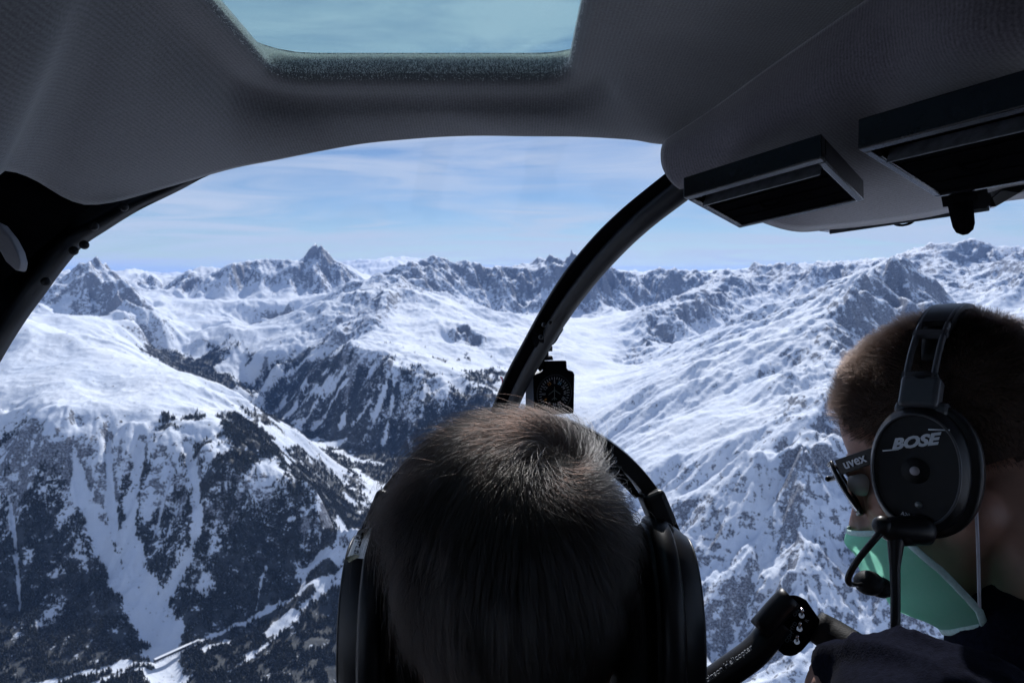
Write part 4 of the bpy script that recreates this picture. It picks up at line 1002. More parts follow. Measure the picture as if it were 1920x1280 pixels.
def headset(label, Mh, A=.110, Bz=.122, zc=.022, ypos=.0, tilt=0.0, cup=(.036, .051), cy0=.0, cz0=.0, xin=.078, thick=.050, boom=None, logo=False, slots=True):
    """headset in head space: ear cups, cushions, hinges, slotted arms, padded band"""
    r = bpy.data.objects.new('headset', None); COL.objects.link(r); r.matrix_world = Mh; r.empty_display_size = .05
    tag(r, label, 'headset')
    def oval(x, sy, sz, n=48, dy=0.0, dz=0.0, s=1):
        return [Vector((s*x, cy0 + dy + sy*math.copysign(abs(math.cos(2*math.pi*k/n))**.92, math.cos(2*math.pi*k/n)), cz0 + dz + sz*math.copysign(abs(math.sin(2*math.pi*k/n))**.92, math.sin(2*math.pi*k/n)))) for k in range(n)]
    def loft(rings, close=True):
        n = len(rings[0]); V = [v for q in rings for v in q]; Fc = [(i*n+j, i*n+(j+1) % n, (i+1)*n+(j+1) % n, (i+1)*n+j) for i in range(len(rings)-1) for j in range(n)]
        if close: Fc += [tuple(range(n))[::-1], tuple((len(rings)-1)*n+k for k in range(n))]
        return V, Fc
    sy, sz = cup
    for s in (-1, 1):
        x0 = xin
        rings = [oval(x0 + a*thick, sy*b_, sz*b_, s=s) for a, b_ in ((.34,1.0),(.36,1.10),(.44,1.14),(.60,1.14),(.72,1.10),(.82,1.02),(.86,.985),(.86,.95),(.83,.93),(.83,.5),(.84,.02))]
        c = link('ear_cup', mesh_np('ear_cup', *loft(rings)), M_cup, r); auto_smooth(c, 40)
        link('rim_ring', mesh_np('rim_ring', *tube_geo((lambda q: q + [q[0]])(oval(x0 + .868*thick, sy*.967, sz*.967, s=s)), .0010, 8, caps=False)), M_grey, c)
        rings = [oval(x0 + a*thick, sy*b_, sz*b_, s=s) for a, b_ in ((0.0,.55),(.0,.80),(.03,.97),(.12,1.05),(.24,1.05),(.32,.98),(.34,.6))]
        q = link('cushion', mesh_np('cushion', *loft(rings)), M_cup2, c)
        # raised back rib of the shell
        rings = [oval(x0 + a*thick, sy*b_, sz*b_, s=s, dy=-.004) for a, b_ in ((.40,1.13),(.42,1.20),(.60,1.20),(.64,1.12))]
        link('shell_rib', mesh_np('shell_rib', *loft(rings)), M_cup, c)
        # hinge fork and hinge block
        xh = x0 + thick*.62; top = cz0 + sz*1.12
        xb, zb = A*math.sin(R(62)), zc + Bz*math.cos(R(62))
        v, f = join_geo([obox((s*(xh-.004), cy0 + ypos*.3, top + .010), (math.cos(R(22)),0,s*math.sin(R(22))), (0,1,0), (-s*math.sin(R(22)),0,math.cos(R(22))), .0085, .015, .014), tube_geo([Vector((s*(xh-.004), cy0-.020, top-.004)), Vector((s*(xh-.004), cy0+.020, top-.004))], .008, 14)])
        o = link('hinge', mesh_np('hinge', v, f), M_grey if slots else M_cup, r, smooth=False); bevel(o, .004, 3)
        # slider between hinge and band
        a0 = Vector((s*(xh-.003), cy0 + ypos*.3, top + .018)); a1 = Vector((s*xb, cy0 + ypos*.8, zb))
        ps = catmull([a0, (a0+a1)/2 + Vector((s*.004,0,0)), a1], 6); v, f = tube_geo(ps, .0105, 10, flat=.26, up=(s, 0, .3)); link('slider', mesh_np('slider', v, f), M_cup, r)
    def arc(a, dx=0.0, y=0.0): return Vector(((A+dx)*math.sin(a), cy0 + ypos + y - tilt*math.cos(a)*0, zc + (Bz+dx)*math.cos(a)))
    # outer band with two rails leaving slots at each shoulder
    for y, w in ((-.0105, .0035), (.0105, .0035)):
        ps = [arc(R(t), .0, y) for t in np.linspace(-66, 66, 45)]; v, f = tube_geo(ps, w, 8, flat=.75, up=(0,1,0)); link('band_rail', mesh_np('band_rail', v, f), M_grey if slots else M_cup, r)
    for t0, t1 in ((-34, 34), (40, 43), (-43, -40), (62, 67), (-67, -62)) if slots else ((-69, 69),):
        ps = [arc(R(t), .0, 0) for t in np.linspace(t0, t1, max(3, int(abs(t1-t0)/2)))]; V = []; Fc = []
        for p_ in ps:
            nn = Vector((p_.x, 0, p_.z - zc)).normalized()
            q_ = 1 if slots else 2.2; V += [p_ + nn*.0028*q_ + Vector((0,-.0135,0)), p_ + nn*.0036*q_, p_ + nn*.0028*q_ + Vector((0,.0135,0)), p_ - nn*.002*q_ + Vector((0,.0135,0)), p_ - nn*.002*q_ + Vector((0,-.0135,0))]
        for i in range(len(ps)-1): Fc += [(i*5+k, i*5+(k+1) % 5, (i+1)*5+(k+1) % 5, (i+1)*5+k) for k in range(5)]
        Fc += [(4,3,2,1,0), tuple((len(ps)-1)*5+k for k in range(5))]
        o = link('band', mesh_np('band', V, Fc), M_cup if abs(t1-t0) > 20 else M_grey, r); auto_smooth(o, 30)
    ps = [arc(R(t), -.0085, 0) for t in np.linspace(-52, 52, 40)]; v, f = tube_geo(ps, [.0095*min(1, .35 + .9*math.sin(math.pi*k/39)) for k in range(40)], 12, flat=.55, up=(0,1,0)); 
    link('band_pad', mesh_np('band_pad', *tube_geo(ps, [.0135*min(1, .35 + .9*math.sin(math.pi*k/39)) for k in range(40)], 12, flat=.5, up=(1,.001,0))), M_cup2, r)
    return r

# ---------- passenger seen from behind
HP = P(963, 1156, .50)
Mh1 = Matrix.Translation(HP) @ Matrix.Rotation(R(-6), 4, 'X')
root1 = HP + Vector((0, -.02, -.66))
person1 = empty('person', root1); tag(person1, 'person with short dark brown tousled hair seen from behind, wearing a black headset', 'person')
M_skin = skin_mat('skin', (.42, .25, .18)); M_skin2 = skin_mat('tanned_skin', (.36, .20, .15))
def limbs(sh, el, wr, r0=.048, r1=.040, r2=.028): return [cap(sh, el, r0, r1), cap(el, wr, r1*.95, r2)]
def hand_prims(w, d, up, s, grip=None, sc=1.0):
    """palm and five separate bent fingers; d points from wrist to knuckles, up is the back of the hand"""
    w, d, up = Vector(w), Vector(d).normalized(), Vector(up).normalized(); side = d.cross(up).normalized() * s; pr = []
    pr.append(cap(w, w + d*.05*sc + side*.022*sc, .022*sc, .016*sc)); pr.append(cap(w, w + d*.05*sc - side*.022*sc, .022*sc, .015*sc)); pr.append(cap(w, w + d*.055*sc, .024*sc, .018*sc))
    for k, (o_, l) in enumerate(((.033, .040), (.011, .045), (-.011, .042), (-.032, .033))):
        b0 = w + d*.078*sc + side*o_*sc; d1 = (d*.8 - up*.55).normalized(); d2 = (d*.15 - up).normalized(); d3 = (-d*.55 - up*.8).normalized()
        b1 = b0 + d1*l*sc; b2 = b1 + d2*l*.62*sc; b3 = b2 + d3*l*.5*sc
        pr += [cap(b0 - d*.012*sc, b1, .0095*sc, .0086*sc, 10), cap(b1, b2, .0086*sc, .0078*sc, 10), cap(b2, b3, .0078*sc, .0066*sc, 10)]
    t0 = w + d*.018*sc + side*.03*sc; t1 = t0 + (d*.5 + side*.7 - up*.45).normalized()*.036*sc; t2 = t1 + (d*.75 - up*.55 + side*.05).normalized()*.03*sc
    pr += [cap(t0, t1, .013*sc, .0105*sc, 10), cap(t1, t2, .0105*sc, .008*sc, 10)]
    return pr
def seated(HPc, fwd_yaw=0.0, wrL=None, wrR=None, lean=0.0):
    """torso, arms and legs of a seated figure below the head; returns body and garment primitives"""
    Z = Matrix.Rotation(fwd_yaw, 3, 'Z'); q = lambda x, y, z: HPc + Z @ Vector((x, y, z))
    shL, shR = q(-.175, -.055, -.235), q(.175, -.055, -.235); elL, elR = q(-.235, .03, -.50), q(.235, .03, -.50)
    wL = wrL or q(-.13, .26, -.56); wR = wrR or q(.13, .26, -.56)
    torso = [cap(q(-.11,-.065,-.255), q(.11,-.065,-.255), .082, .082), cap(q(-.08,-.06,-.33), q(.08,-.06,-.33), .112, .112), cap(q(-.05,-.05,-.45), q(.05,-.05,-.45), .118, .118), cap(q(-.06,-.03,-.62), q(.06,-.03,-.62), .125, .125),
             cap(q(-.05,-.055,-.19), q(-.15,-.06,-.235), .055, .062), cap(q(.05,-.055,-.19), q(.15,-.06,-.235), .055, .062)]
    arms = limbs(shL, elL, wL) + limbs(shR, elR, wR)
    legs = [cap(q(s*.09,-.02,-.66), q(s*.13,.40,-.63), .082, .062) for s in (-1, 1)] + [cap(q(s*.13,.40,-.64), q(s*.13,.50,-.98), .056, .042) for s in (-1, 1)]
    feet = [cap(q(s*.13,.48,-1.0), q(s*.14,.64,-1.01), .040, .032) for s in (-1, 1)]
    return torso, arms, legs, feet, (shL, shR, elL, elR, wL, wR)
to, ar, le, fe, J = seated(HP)
bp_ = head_prims(Mh1, .92) + [([Mh1 @ v for v in g_[0]], g_[1]) for g_ in (sph((0,-.028,.0), (.066,.078,.075)),)] + to + ar + le + fe + hand_prims(J[4], (.3,.9,-.1), (0,.1,1), 1) + hand_prims(J[5], (-.3,.9,-.1), (0,.1,1), -1)
b1 = organic('body', [off_geo(g, root1) for g in bp_], .0045, M_skin, person1, 5)
def fat(prims, k):   # the same limb primitives a little thicker, for clothes
    out = []
    for v, f in prims:
        c = sum((Vector(x) for x in v), Vector()) / len(v); me_ = bpy.data.meshes.new('t'); me_.from_pydata([tuple(x) for x in v], [], f); me_.update()
        out.append(([Vector(x) + me_.vertices[i].normal * k for i, x in enumerate(v)], f)); bpy.data.meshes.remove(me_)
    return out
M_jk = cloth_mat('dark_knit', (.018, .018, .022)); M_navy = cloth_mat('navy_fleece', (.008, .009, .017), sheen=.03, ns=650, bump=1.0); M_trs = cloth_mat('dark_trousers', (.02, .022, .03))
g1 = organic('jacket', [off_geo(g, root1) for g in fat(to[:4] + to[4:] + ar, .012)], .0065, M_jk, person1, 6)
organic('trousers', [off_geo(g, root1) for g in fat(le + to[3:4], .012)], .0075, M_trs, person1, 6)
for s in (-1, 1): link('eyeball', mesh_np('eyeball', *off_geo(([Mh1 @ Vector(v) for v in sph((s*.031, .080, .008), (.012,.012,.012))[0]], sph((0,0,0), (1,1,1))[1]), root1)), simple('eye', (.7,.68,.66), rough=.1), person1)

def reg1(pos, p):
    x, y, z = pos[:, 0], pos[:, 1], pos[:, 2]
    return (z > np.where(y < -.03, -.040 - .035 * np.clip((-y-.03)/.06, 0, 1), np.where(y < .03, .000, .072))) & ~((y > .06) & (z < .085)) | ((z > .10))
W1 = (.34, -.40, .85)
len1 = lambda q: np.where(q[:, 2] > .075, .060, np.where(q[:, 2] > .0, .034, .020)) 
off1 = lambda q: .0035 + .0175 * np.clip((q[:, 2] + .01) / .10, 0, 1)
M_h1 = hair_mat('dark_brown_hair', (.0011,.0006,.00045), .15, .22, .4)
undercoat('hair_base', Mh1, root1, simple('dark_scalp', (.010, .007, .006), rough=.9), person1, reg1, .92, full=True)
o = hair('hair', Mh1, root1, 52000, M_h1, person1, W1, len1, off1, reg1, 3, wx=.92, wav=.33, swirl=1.0, rad=.00012, spread=.07, nfreq=65, full=True)
o['kind'] = 'stuff'
# small lower nape fuzz follows the neck
hs1 = headset('black headset with a white name sticker worn by the dark-haired passenger', Mh1 @ Matrix.Translation((.005,0,0)) @ Matrix.Rotation(R(-6), 4, 'X'), A=.122, Bz=.134, zc=.008, ypos=.016, cup=(.046, .064), xin=.066, thick=.064, cz0=-.004, cy0=-.004, slots=False)
# sticker on the left cup
Ms = simple('white_paper_label', (.75, .76, .78), rough=.6, nscale=200); Mk = simple('black_ink', (.03, .03, .035), rough=.7)
M1i = hs1.matrix_world.inverted()
def on1(px, py, d): return M1i @ P(px, py, d)

# ---------- pilot on the right, head turned left and bent down
YAW2, PIT2, ROL2 = R(47), R(-31), R(9)
R2 = (Matrix.Rotation(YAW2, 3, 'Z') @ Matrix.Rotation(PIT2, 3, 'X') @ Matrix.Rotation(ROL2, 3, 'Y'))
HP2 = P(1716, 880, .560) - R2 @ Vector((-.121, 0, 0))
Mh2 = Matrix.Translation(HP2) @ R2.to_4x4()
root2 = HP2 + Vector((.03, -.05, -.66))
person2 = empty('person', root2); tag(person2, 'person in profile with cropped brown hair, dark fleece, sunglasses and green mask', 'person')
NP2 = HP2 + Vector((.045, -.055, .0))
wr2 = P(1740, 1300, .48)
to, ar, le, fe, J = seated(NP2 + Vector((.02, 0, .005)), R(12))
el2 = P(1760, 1440, .40); shL2 = P(1900, 1330, .40)
arL = [cap(J[0], el2, .052, .045), cap(el2, wr2, .043, .030)]; arms2 = arL + ar[2:]
bp2 = head_prims(Mh2, 1.0) + [cap(Mh2 @ Vector((0,-.04,-.10)), NP2 + Vector((.02,-.03,-.22)), .058, .062)] + to + arms2 + le + fe
bp2 += hand_prims(wr2 + Vector((0.004, -.005, 0)), P(1650,1268,.49) - wr2, (0, -.2, 1), 1, sc=.66) + hand_prims(J[5], (-.3,.9,-.1), (0,.1,1), -1)
b2 = organic('body', [off_geo(g, root2) for g in bp2], .0036, M_skin2, person2, 5)
for s in (-1, 1): link('eyeball', mesh_np('eyeball', *off_geo(([Mh2 @ Vector(v) for v in sph((s*.031, .080, .008), (.012,.012,.012))[0]], sph((0,0,0), (1,1,1))[1]), root2)), bpy.data.materials['eye'], person2)
def folds(o, amp, sc, seed, axis=(.8, .4, .3)):
    me_ = o.data; n = len(me_.vertices); co = np.empty(n*3, f32); me_.vertices.foreach_get('co', co); co = co.reshape(-1, 3)
    no = np.empty(n*3, f32); me_.vertices.foreach_get('normal', no); no = no.reshape(-1, 3); ax_ = np.array(axis)
    u = co @ ax_ * sc; v = co @ np.array((-.3, .7, .6)) * sc * .35
    wv = fbm(u + 1.6*fbm(v, u*.3, 2, seed), v, 4, seed + 3, .5, True) - .55
    me_.vertices.foreach_set('co', (co + no * (wv * amp)[:, None]).astype(f32).ravel()); me_.update()
sl = [cap(J[0], el2, .062, .058), cap(el2, P(1690,1310,.455), .056, .044), cap(P(1690,1310,.455), P(1622,1272,.49), .044, .033), cap(P(1790,1350,.42), P(1715,1290,.45), .046, .040)]
jk = organic('fleece_jacket', [off_geo(g, root2) for g in fat(to, .016) + sl + fat(ar[2:], .014) + [cap(NP2 + Vector((-.02,-.03,-.15)), NP2 + Vector((.05,-.05,-.15)), .070, .074)]], .0045, M_navy, person2, 4)
folds(jk, .020, 17, 5)
# upright collar
organic('trousers', [off_geo(g, root2) for g in fat(le + to[3:4], .012)], .0075, M_trs, person2, 6)
def reg2(pos, p):
    x, y, z = pos[:, 0], pos[:, 1], pos[:, 2]
    line = np.where(y < -.05, -.055, np.where(y < .02, -.015 + 0*y, .018 + (y-.02)*.9))
    return (z > line) & ~((y > .068) & (z < .085))
len2 = lambda q: np.where(q[:, 2] > .075, .012, .0055 + .004*np.clip(q[:, 2]/.07, 0, 1))
off2 = lambda q: .0015 + .003 * np.clip(q[:, 2] / .10, 0, 1)
M_h2 = hair_mat('cropped_brown_hair', (.010,.0062,.0047), .25, .35, .3)
undercoat('hair_base', Mh2, root2, simple('brown_stubble', (.05, .030, .022), rough=.9, nscale=500, noise_amt=.4), person2, reg2, 1.0, .0015)
o = hair('hair', Mh2, root2, 60000, M_h2, person2, (.1, -.75, .62), len2, off2, reg2, 9, stand=.72, K=5, rad=.00011, wx=1.0, wav=.9, nfreq=150, swirl=.8, spread=.38); o['kind'] = 'stuff'
hs2 = headset('black headset with white maker logo on its oval ear cup, worn by the pilot', Mh2 @ Matrix.Rotation(R(27), 4, 'X'), A=.112, Bz=.126, zc=.020, ypos=.004, cup=(.0335, .0465), xin=.080, thick=.048)
xf = -(.080 + .048*.845)
# the face of the cup: logo, button, lamp, small print
lx, ly = (0, -1, 0), (0, 0, 1)
xd = Vector((0, -math.cos(R(14)), math.sin(R(14)))); yd = Vector((0, math.sin(R(14)), math.cos(R(14))))
# face left side: seen from outside, image right = local -y
def cupface(y, z, e=.0): return Vector((xf - e, y, z))
text_mesh('logo', 'BOSE', .0122, M_white, hs2, cupface(.002, .022, .0004), xd, yd, shear=.42, wx=1.22, bold=.0006)
for p0, p1 in (((.022, .0125), (.013, .0150)), ((-.012, .0335), (-.024, .0345))):
    a = Vector((xf-.0004, p0[0]+.003, p0[1])); b_ = Vector((xf-.0004, p1[0], p1[1])); v, f = tube_geo([a, b_], .0006, 6); link('logo_bar', mesh_np('logo_bar', v, f), M_white, hs2)
v, f = tube_geo([cupface(0, -.001, -.002), cupface(0, -.001, .0012)], .0105, 28); link('button_well', mesh_np('button_well', v, f), M_cup2, hs2)
v, f = tube_geo([cupface(0, -.001, 0), cupface(0, -.001, .0022)], .0036, 20); link('button', mesh_np('button', v, f), simple('grey_button', (.33,.30,.32), rough=.5), hs2)
v, f = tube_geo([cupface(-.003, -.028, 0), cupface(-.003, -.028, .001)], .0026, 16); link('lamp', mesh_np('lamp', v, f), simple('dull_lens', (.14,.15,.15), rough=.3), hs2)
text_mesh('model_print', 'A20 Aviation', .0042, M_white, hs2, cupface(-.001, -.0385, .0004), Vector((0,-1,-.12)), Vector((0,-.12,1)))
# microphone: boom pod, bent wire boom, foam
M2i = hs2.matrix_world.inverted(); on2 = lambda px, py, d: M2i @ P(px, py, d)
link('boom_pod', mesh_np('boom_pod', *join_geo([cap(on2(1672,992,.552), on2(1725,993,.552), .010, .012), sph(on2(1655,985,.552), (.008,.008,.008)), cap(on2(1690,1000,.552), on2(1735,1006,.56), .010,.007)])), M_cup, hs2)
tube('mic_boom', [on2(1655,993,.55), on2(1632,1020,.55), on2(1608,1050,.555), on2(1592,1078,.56), on2(1592,1092,.562), on2(1606,1096,.57), on2(1625,1093,.58)], [.0028,.0027,.0026,.0026,.0026,.0018,.0016], M_cup, hs2, n=10)
link('mic_foam', mesh_np('mic_foam', *join_geo([sph(on2(1629,1092,.582), (.012,.012,.010), M2i.to_3x3()), sph(on2(1650,1100,.585), (.011,.012,.008), M2i.to_3x3())])), M_cup2, hs2)
tube('cable', [on2(1680,1005,.55), on2(1678,1060,.545), on2(1679,1110,.54), on2(1679,1180,.53), on2(1682,1300,.52)], [.0068,.0040,.0036,.0036,.0036], M_cup, hs2, n=12)

# sunglasses
sg = bpy.data.objects.new('sunglasses', None); COL.objects.link(sg); sg.matrix_world = Mh2; tag(sg, 'black wraparound sunglasses with white lettering on the arm', 'sunglasses')
M_lens = simple('dark_smoke_lens', (.004, .005, .008), rough=.10, nscale=20, spec=.35); M_fr = simple('gloss_black_frame', (.006, .007, .009), spec=.2, rough=.3, nscale=40)
for s in (-1, 1):
    rows = []
    for i in range(9):
        z = .034 - .052*i/8; ww = (1 - (2*i/8 - 1)**4*.25); r_ = []
        for j in range(11):
            t = j/10; r_.append(Vector((s*(.008 + .058*t)*(1-.10*(2*i/8-1)**2*t), .104 - .018*t*t - .006*(i/8), z)))
        rows.append(r_)
    V = [v for r_ in rows for v in r_]; Fc = [(i*11+j, i*11+j+1, (i+1)*11+j+1, (i+1)*11+j) for i in range(8) for j in range(10)]
    o = link('lens', mesh_np('lens', V, Fc), M_lens, sg); q = o.modifiers.new('thickness', 'SOLIDIFY'); q.thickness = .0018; q.offset = 0
    rim = [rows[0][j] for j in range(11)] + [rows[i][10] for i in range(1, 9)] + [rows[8][j] for j in range(9, -1, -1)] + [rows[i][0] for i in range(7, 0, -1)]
    link('rim', mesh_np('rim', *tube_geo(rim + [rim[0]], .0019, 8, caps=False)), M_fr, sg)
    # arm
    V = [Vector((s*.0685,.079,.034)), Vector((s*.069,.079,.019)), Vector((s*.0865,.0,.018)), Vector((s*.087,-.03,.012)), Vector((s*.087,-.03,.022)), Vector((s*.0865,.0,.030))]
    v2 = [v + Vector((s*-.0028,0,0)) for v in V]
    o = link('temple_arm', mesh_np('temple_arm', V + v2, [(0,1,2,5),(5,2,3,4),(6,11,8,7),(11,10,9,8),(0,6,7,1),(1,7,8,2),(2,8,9,3),(3,9,10,4),(4,10,11,5),(5,11,6,0)]), M_fr, sg, smooth=False); bevel(o, .0007, 2)
    if s < 0: text_mesh('lettering', 'uvex', .0125, M_white, o, Vector((-.0745,.060,.0262)), Vector((-.20,-1,-.02)), Vector((0,0.02,1)), bold=.0002)
link('bridge', mesh_np('bridge', *cap((-.012,.116,.024), (.012,.116,.024), .003, .003)), M_fr, sg)

# face mask
mk = bpy.data.objects.new('face_mask', None); COL.objects.link(mk); mk.matrix_world = Mh2; tag(mk, 'mint green pleated surgical face mask with white ear loops on the pilot', 'face mask')
mm_, nt, b = new_mat('mint_nonwoven'); L = nt.links.new
t = N(nt, 'ShaderNodeTexCoord'); n = N(nt, 'ShaderNodeTexNoise', inp={'Scale': 300.0, 'Detail': 4.0}); L(t.outputs['Object'], n.inputs['Vector'])
rp = N(nt, 'ShaderNodeValToRGB'); e = rp.color_ramp.elements; e[0].color = (.55, .96, .82, 1); e[1].color = (.70, .99, .90, 1); L(n.outputs[0], rp.inputs[0]); L(rp.outputs[0], b.inputs['Base Color'])
b.inputs['Roughness'].default_value = .85; b.inputs['Transmission Weight'].default_value = 0.0
tl = N(nt, 'ShaderNodeBsdfTranslucent'); L(rp.outputs[0], tl.inputs[0]); ms = N(nt, 'ShaderNodeMixShader'); ms.inputs[0].default_value = .8
mo = nt.nodes['Material Output']; L(b.outputs[0], ms.inputs[1]); L(tl.outputs[0], ms.inputs[2]); L(ms.outputs[0], mo.inputs[0])
bp = N(nt, 'ShaderNodeBump', inp={'Strength': .4, 'Distance': .0005}); L(n.outputs[0], bp.inputs['Height']); L(bp.outputs[0], b.inputs['Normal'])
MR = 15; MC = 33; V = []
prof = [(.120,-.028),(.127,-.042),(.126,-.056),(.122,-.070),(.119,-.086),(.111,-.103),(.096,-.120),(.078,-.134)]     # (y, z) down the middle
side = [(.052,-.044),(.047,-.056),(.040,-.068),(.034,-.080),(.030,-.092),(.025,-.106),(.022,-.118),(.024,-.130)]      # at the cheek edge
for i in range(MR):
    u = i/(MR-1)*7; k = min(6, int(u)); f_ = u - k; pc = Vector((0,) + tuple(prof[k][q]*(1-f_) + prof[k+1][q]*f_ for q in (0, 1))); se = [side[k][q]*(1-f_) + side[k+1][q]*f_ for q in (0, 1)]
    wx_ = .074 - .012*abs(i/(MR-1) - .3)
    for j in range(MC):
        a = (j/(MC-1)*2 - 1); c = abs(a)
        x = wx_ * math.sin(a*math.pi/2*.96); bl = 1 - math.cos(c*math.pi/2)
        y = pc.y*(1-bl) + se[0]*bl; z = pc.z*(1-c**1.5) + se[1]*c**1.5
        pleat = .0042 * math.sin(i/(MR-1)*math.pi*6) * (1 - c**3)
        V.append(Vector((x, y + pleat, z + mnoise.noise(Vector((x*60, z*60, 3)))*.0015)))
Fc = [(i*MC+j, i*MC+j+1, (i+1)*MC+j+1, (i+1)*MC+j) for i in range(MR-1) for j in range(MC-1)]
o = link('mask_cloth', mesh_np('mask_cloth', V, Fc), mm_, mk); q = o.modifiers.new('thickness', 'SOLIDIFY'); q.thickness = .0008
q = o.modifiers.new('sub', 'SUBSURF'); q.levels = 1; q.render_levels = 1
Mw = simple('white_welded_edge', (.45, .62, .60), rough=.8, nscale=300)
for s, j in ((-1, 0), (1, MC-1)):
    ps = [V[i*MC+j] + Vector((s*.0008,0,0)) for i in range(MR)]; v, f = tube_geo(ps, .0032, 8, flat=.3, up=(1,0,0)); link('side_hem', mesh_np('side_hem', v, f), Mw, mk)
ps = [V[(MR-1)*MC+j] for j in range(MC)]; link('bottom_hem', mesh_np('bottom_hem', *tube_geo(ps, .0030, 8, flat=.35, up=(1,0,0))), Mw, mk)
ps = [V[j] for j in range(MC)]; link('nose_hem', mesh_np('nose_hem', *tube_geo(ps, .0030, 8, flat=.35, up=(1,0,0))), Mw, mk)
M_el = simple('white_elastic', (.55, .55, .62), rough=.8)
for s, j in ((-1, 0), (1, MC-1)):
    a, b_ = V[j], V[(MR-3)*MC+j]
    tube('ear_loop', [a, Vector((s*.074,.030,-.012)), Vector((s*.078,.012,.012)), Vector((s*.080,-.012,.022)), Vector((s*.083,-.030,-.005)), Vector((s*.078,-.012,-.050)), b_], .0014, M_el, mk, n=8)

# ------------------------------------------------------------------ cyclic control
gq = P(1490, 1178, .56); grip = empty('cyclic_grip', gq); tag(grip, 'black T-bar control stick grip with three chrome toggle switches', 'control stick')
rg_ = lambda px, py, d: P(px, py, d) - gq
fw = (gq).normalized()
body = [(1476,1116),(1492,1113),(1512,1124),(1537,1160),(1537,1182),(1526,1194),(1505,1218),(1488,1231),(1470,1228),(1442,1205),(1430,1190),(1440,1160)]
o = link('switch_housing', mesh_np('switch_housing', *prism([rg_(x, y, .548) for x, y in body], fw, .024)), M_matte, grip, smooth=False); bevel(o, .004, 4, 40)
tube('sleeve', [rg_(1425,1180,.552), rg_(1455,1145,.552), rg_(1482,1117,.552)], .0095, M_cup, grip, n=20, smoothn=3)
tube('stick_tube', [rg_(1180,1400,.545), rg_(1300,1306,.548), rg_(1360,1262,.55), rg_(1410,1226,.552), rg_(1440,1194,.556), rg_(1462,1166,.558)], .0115, M_cup, grip, n=22)
tube('hand_grip', [rg_(1528,1172,.556), rg_(1560,1192,.55), rg_(1610,1226,.53)], [.0125,.014,.015], M_cup2, grip, n=20, smoothn=4)
uo = (-fw); 
for i, (x, y) in enumerate(((1503,1153),(1499,1178),(1494,1202))):
    c = rg_(x, y, .5475)
    link('toggle_nut', mesh_np('toggle_nut', *tube_geo([c - uo*.001, c + uo*.0022], [.0024,.0022], 10)), M_steel, grip, smooth=False)
    link('toggle_lever', mesh_np('toggle_lever', *tube_geo([c, c + uo*.006 + Vector((0,0,.003)), c + uo*.008 + Vector((0,0,.005))], [.0009,.0013,.0013], 8)), M_steel, grip)
dx_ = (rg_(1520,1120,.55) - rg_(1480,1180,.55)).normalized(); dy_ = (rg_(1460,1120,.55) - rg_(1500,1150,.55)).normalized()
M_dp = simple('dim_grey_print', (.13,.17,.19), rough=.6)
for s, x, y in (('ON', 1493, 1148), ('HYD', 1487, 1174), ('COM', 1480, 1194), ('2', 1485, 1201), ('R', 1513, 1163)):
    text_mesh('switch_print', s, .0042, M_dp, grip, rg_(x, y, .5476), dx_, dy_)
text_mesh('maker_print', 'Robinson Helicopter', .0062, M_white, grip, rg_(1360,1248,.5385), rg_(1400,1222,.54) - rg_(1340,1266,.538), rg_(1350,1238,.54) - rg_(1360,1252,.54))

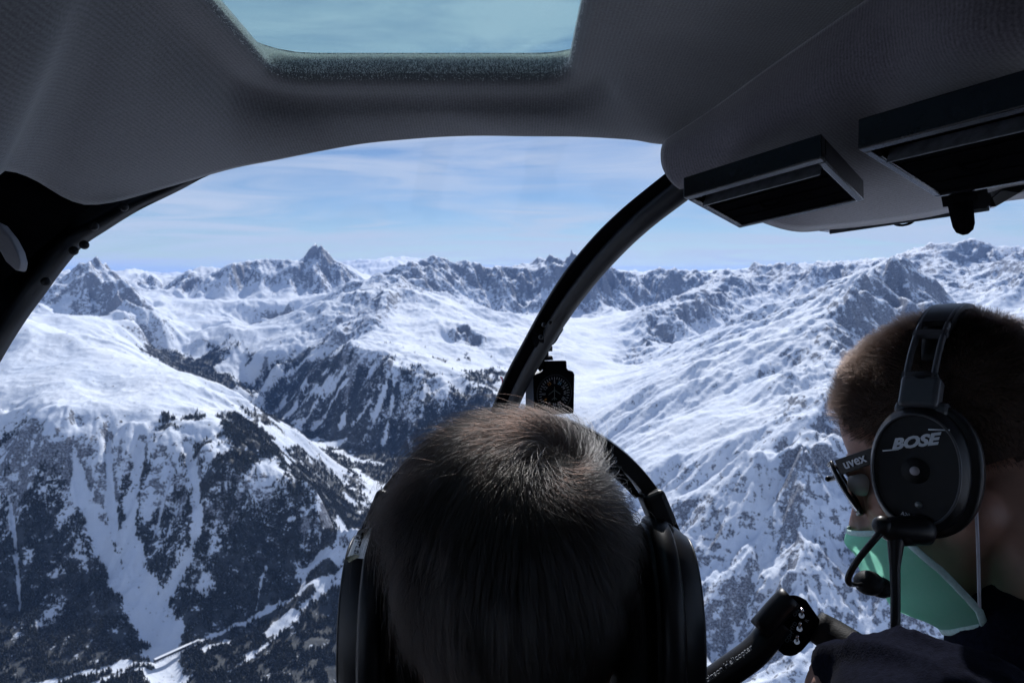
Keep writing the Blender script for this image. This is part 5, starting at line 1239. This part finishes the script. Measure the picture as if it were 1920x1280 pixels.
# sticker with tape on the passenger's left cup
sv = [(672,995,.4315),(695,988,.4315),(691,1000,.430),(683,1022,.4285),(677,1044,.4275),(657,1042,.4275),(661,1020,.4285),(668,1002,.430)]
def project_on(obj_list, px, py):
    o_ = Vector((0,0,0)); d_ = P(px, py, 1.0).normalized(); best = None
    for ob in obj_list:
        mw = ob.matrix_world.inverted(); hit, loc, nor, idx = ob.ray_cast(mw @ o_, (mw.to_3x3() @ d_).normalized())
        if hit:
            w = ob.matrix_world @ loc; 
            if best is None or w.length < best.length: best = w
    return best
bpy.context.view_layer.update()
cups = [o for o in hs1.children_recursive if o.name.startswith(('ear_cup', 'shell_rib'))]
def decal(name, quad, nu, nv_, mat, lift=.0006):
    """small sheet wrapped on the cup: quad corners in photo pixels"""
    (a, b_, c, d_) = [np.array(q, float) for q in quad]; V = []
    for i in range(nv_):
        for j in range(nu):
            u, v = j/(nu-1), i/(nv_-1); q = (a*(1-u)+b_*u)*(1-v) + (d_*(1-u)+c*u)*v; h = project_on(cups, *q)
            if h is None: h = P(q[0], q[1], .43)
            V.append(hs1.matrix_world.inverted() @ (h * (1 - lift/h.length)))
    return link(name, mesh_np(name, V, [(i*nu+j, i*nu+j+1, (i+1)*nu+j+1, (i+1)*nu+j) for i in range(nv_-1) for j in range(nu-1)]), mat, hs1), V
st, SV = decal('name_sticker', ((672,993),(698,988),(682,1047),(651,1044)), 4, 9, Ms)
st['label'] = 'white paper sticker with serif lettering'
mw1 = hs1.matrix_world.inverted()
def stick_text(s, px, py, size):
    h = project_on(cups, px, py); 
    if h is None: h = P(px, py, .43)
    h = h * (1 - .0011/h.length); dn_ = (P(px-5, py+18, h.length) - P(px, py, h.length)); 
    me_o = text_mesh('sticker_print', s, size, Mk, hs1, mw1 @ h, mw1.to_3x3() @ dn_, mw1.to_3x3() @ (P(px+10, py+3, h.length) - P(px, py, h.length)), ext=.0001, wx=.82)
for s, x, y in (('n', 680, 998), ('t', 679.5, 1003), ('ic', 678, 1009), ('al', 675, 1017), ('L', 671, 1026), ('ar', 668, 1035)):
    stick_text(s, x, y, .0055)
decal('tape_scrap', ((648,1045),(665,1038),(676,1042),(654,1054)), 4, 3, simple('yellowed_tape', (.55,.50,.36), rough=.4, noise_amt=.5, nscale=400), .0012)

# ------------------------------------------------------------------ front seats
def seat(c, label):
    r_ = empty('cabin_seat', c); tag(r_, label, 'seat')
    for nm, loc, h in (('seat_cushion', (0, .20, 0), (.22, .24, .05)), ('seat_back', (0, -.125, .17), (.21, .035, .20))):
        o_ = link(nm, mesh_np(nm, *obox(loc, (1,0,0), (0,1,0), (0,0,1), *h)), M_jk, r_, smooth=False); bevel(o_, .025, 4)
seat(root1 + Vector((0, -.06, -.09)), 'black front seat under the dark-haired passenger'); seat(root2 + Vector((.03, -.08, -.09)), 'black front seat under the pilot on the right')
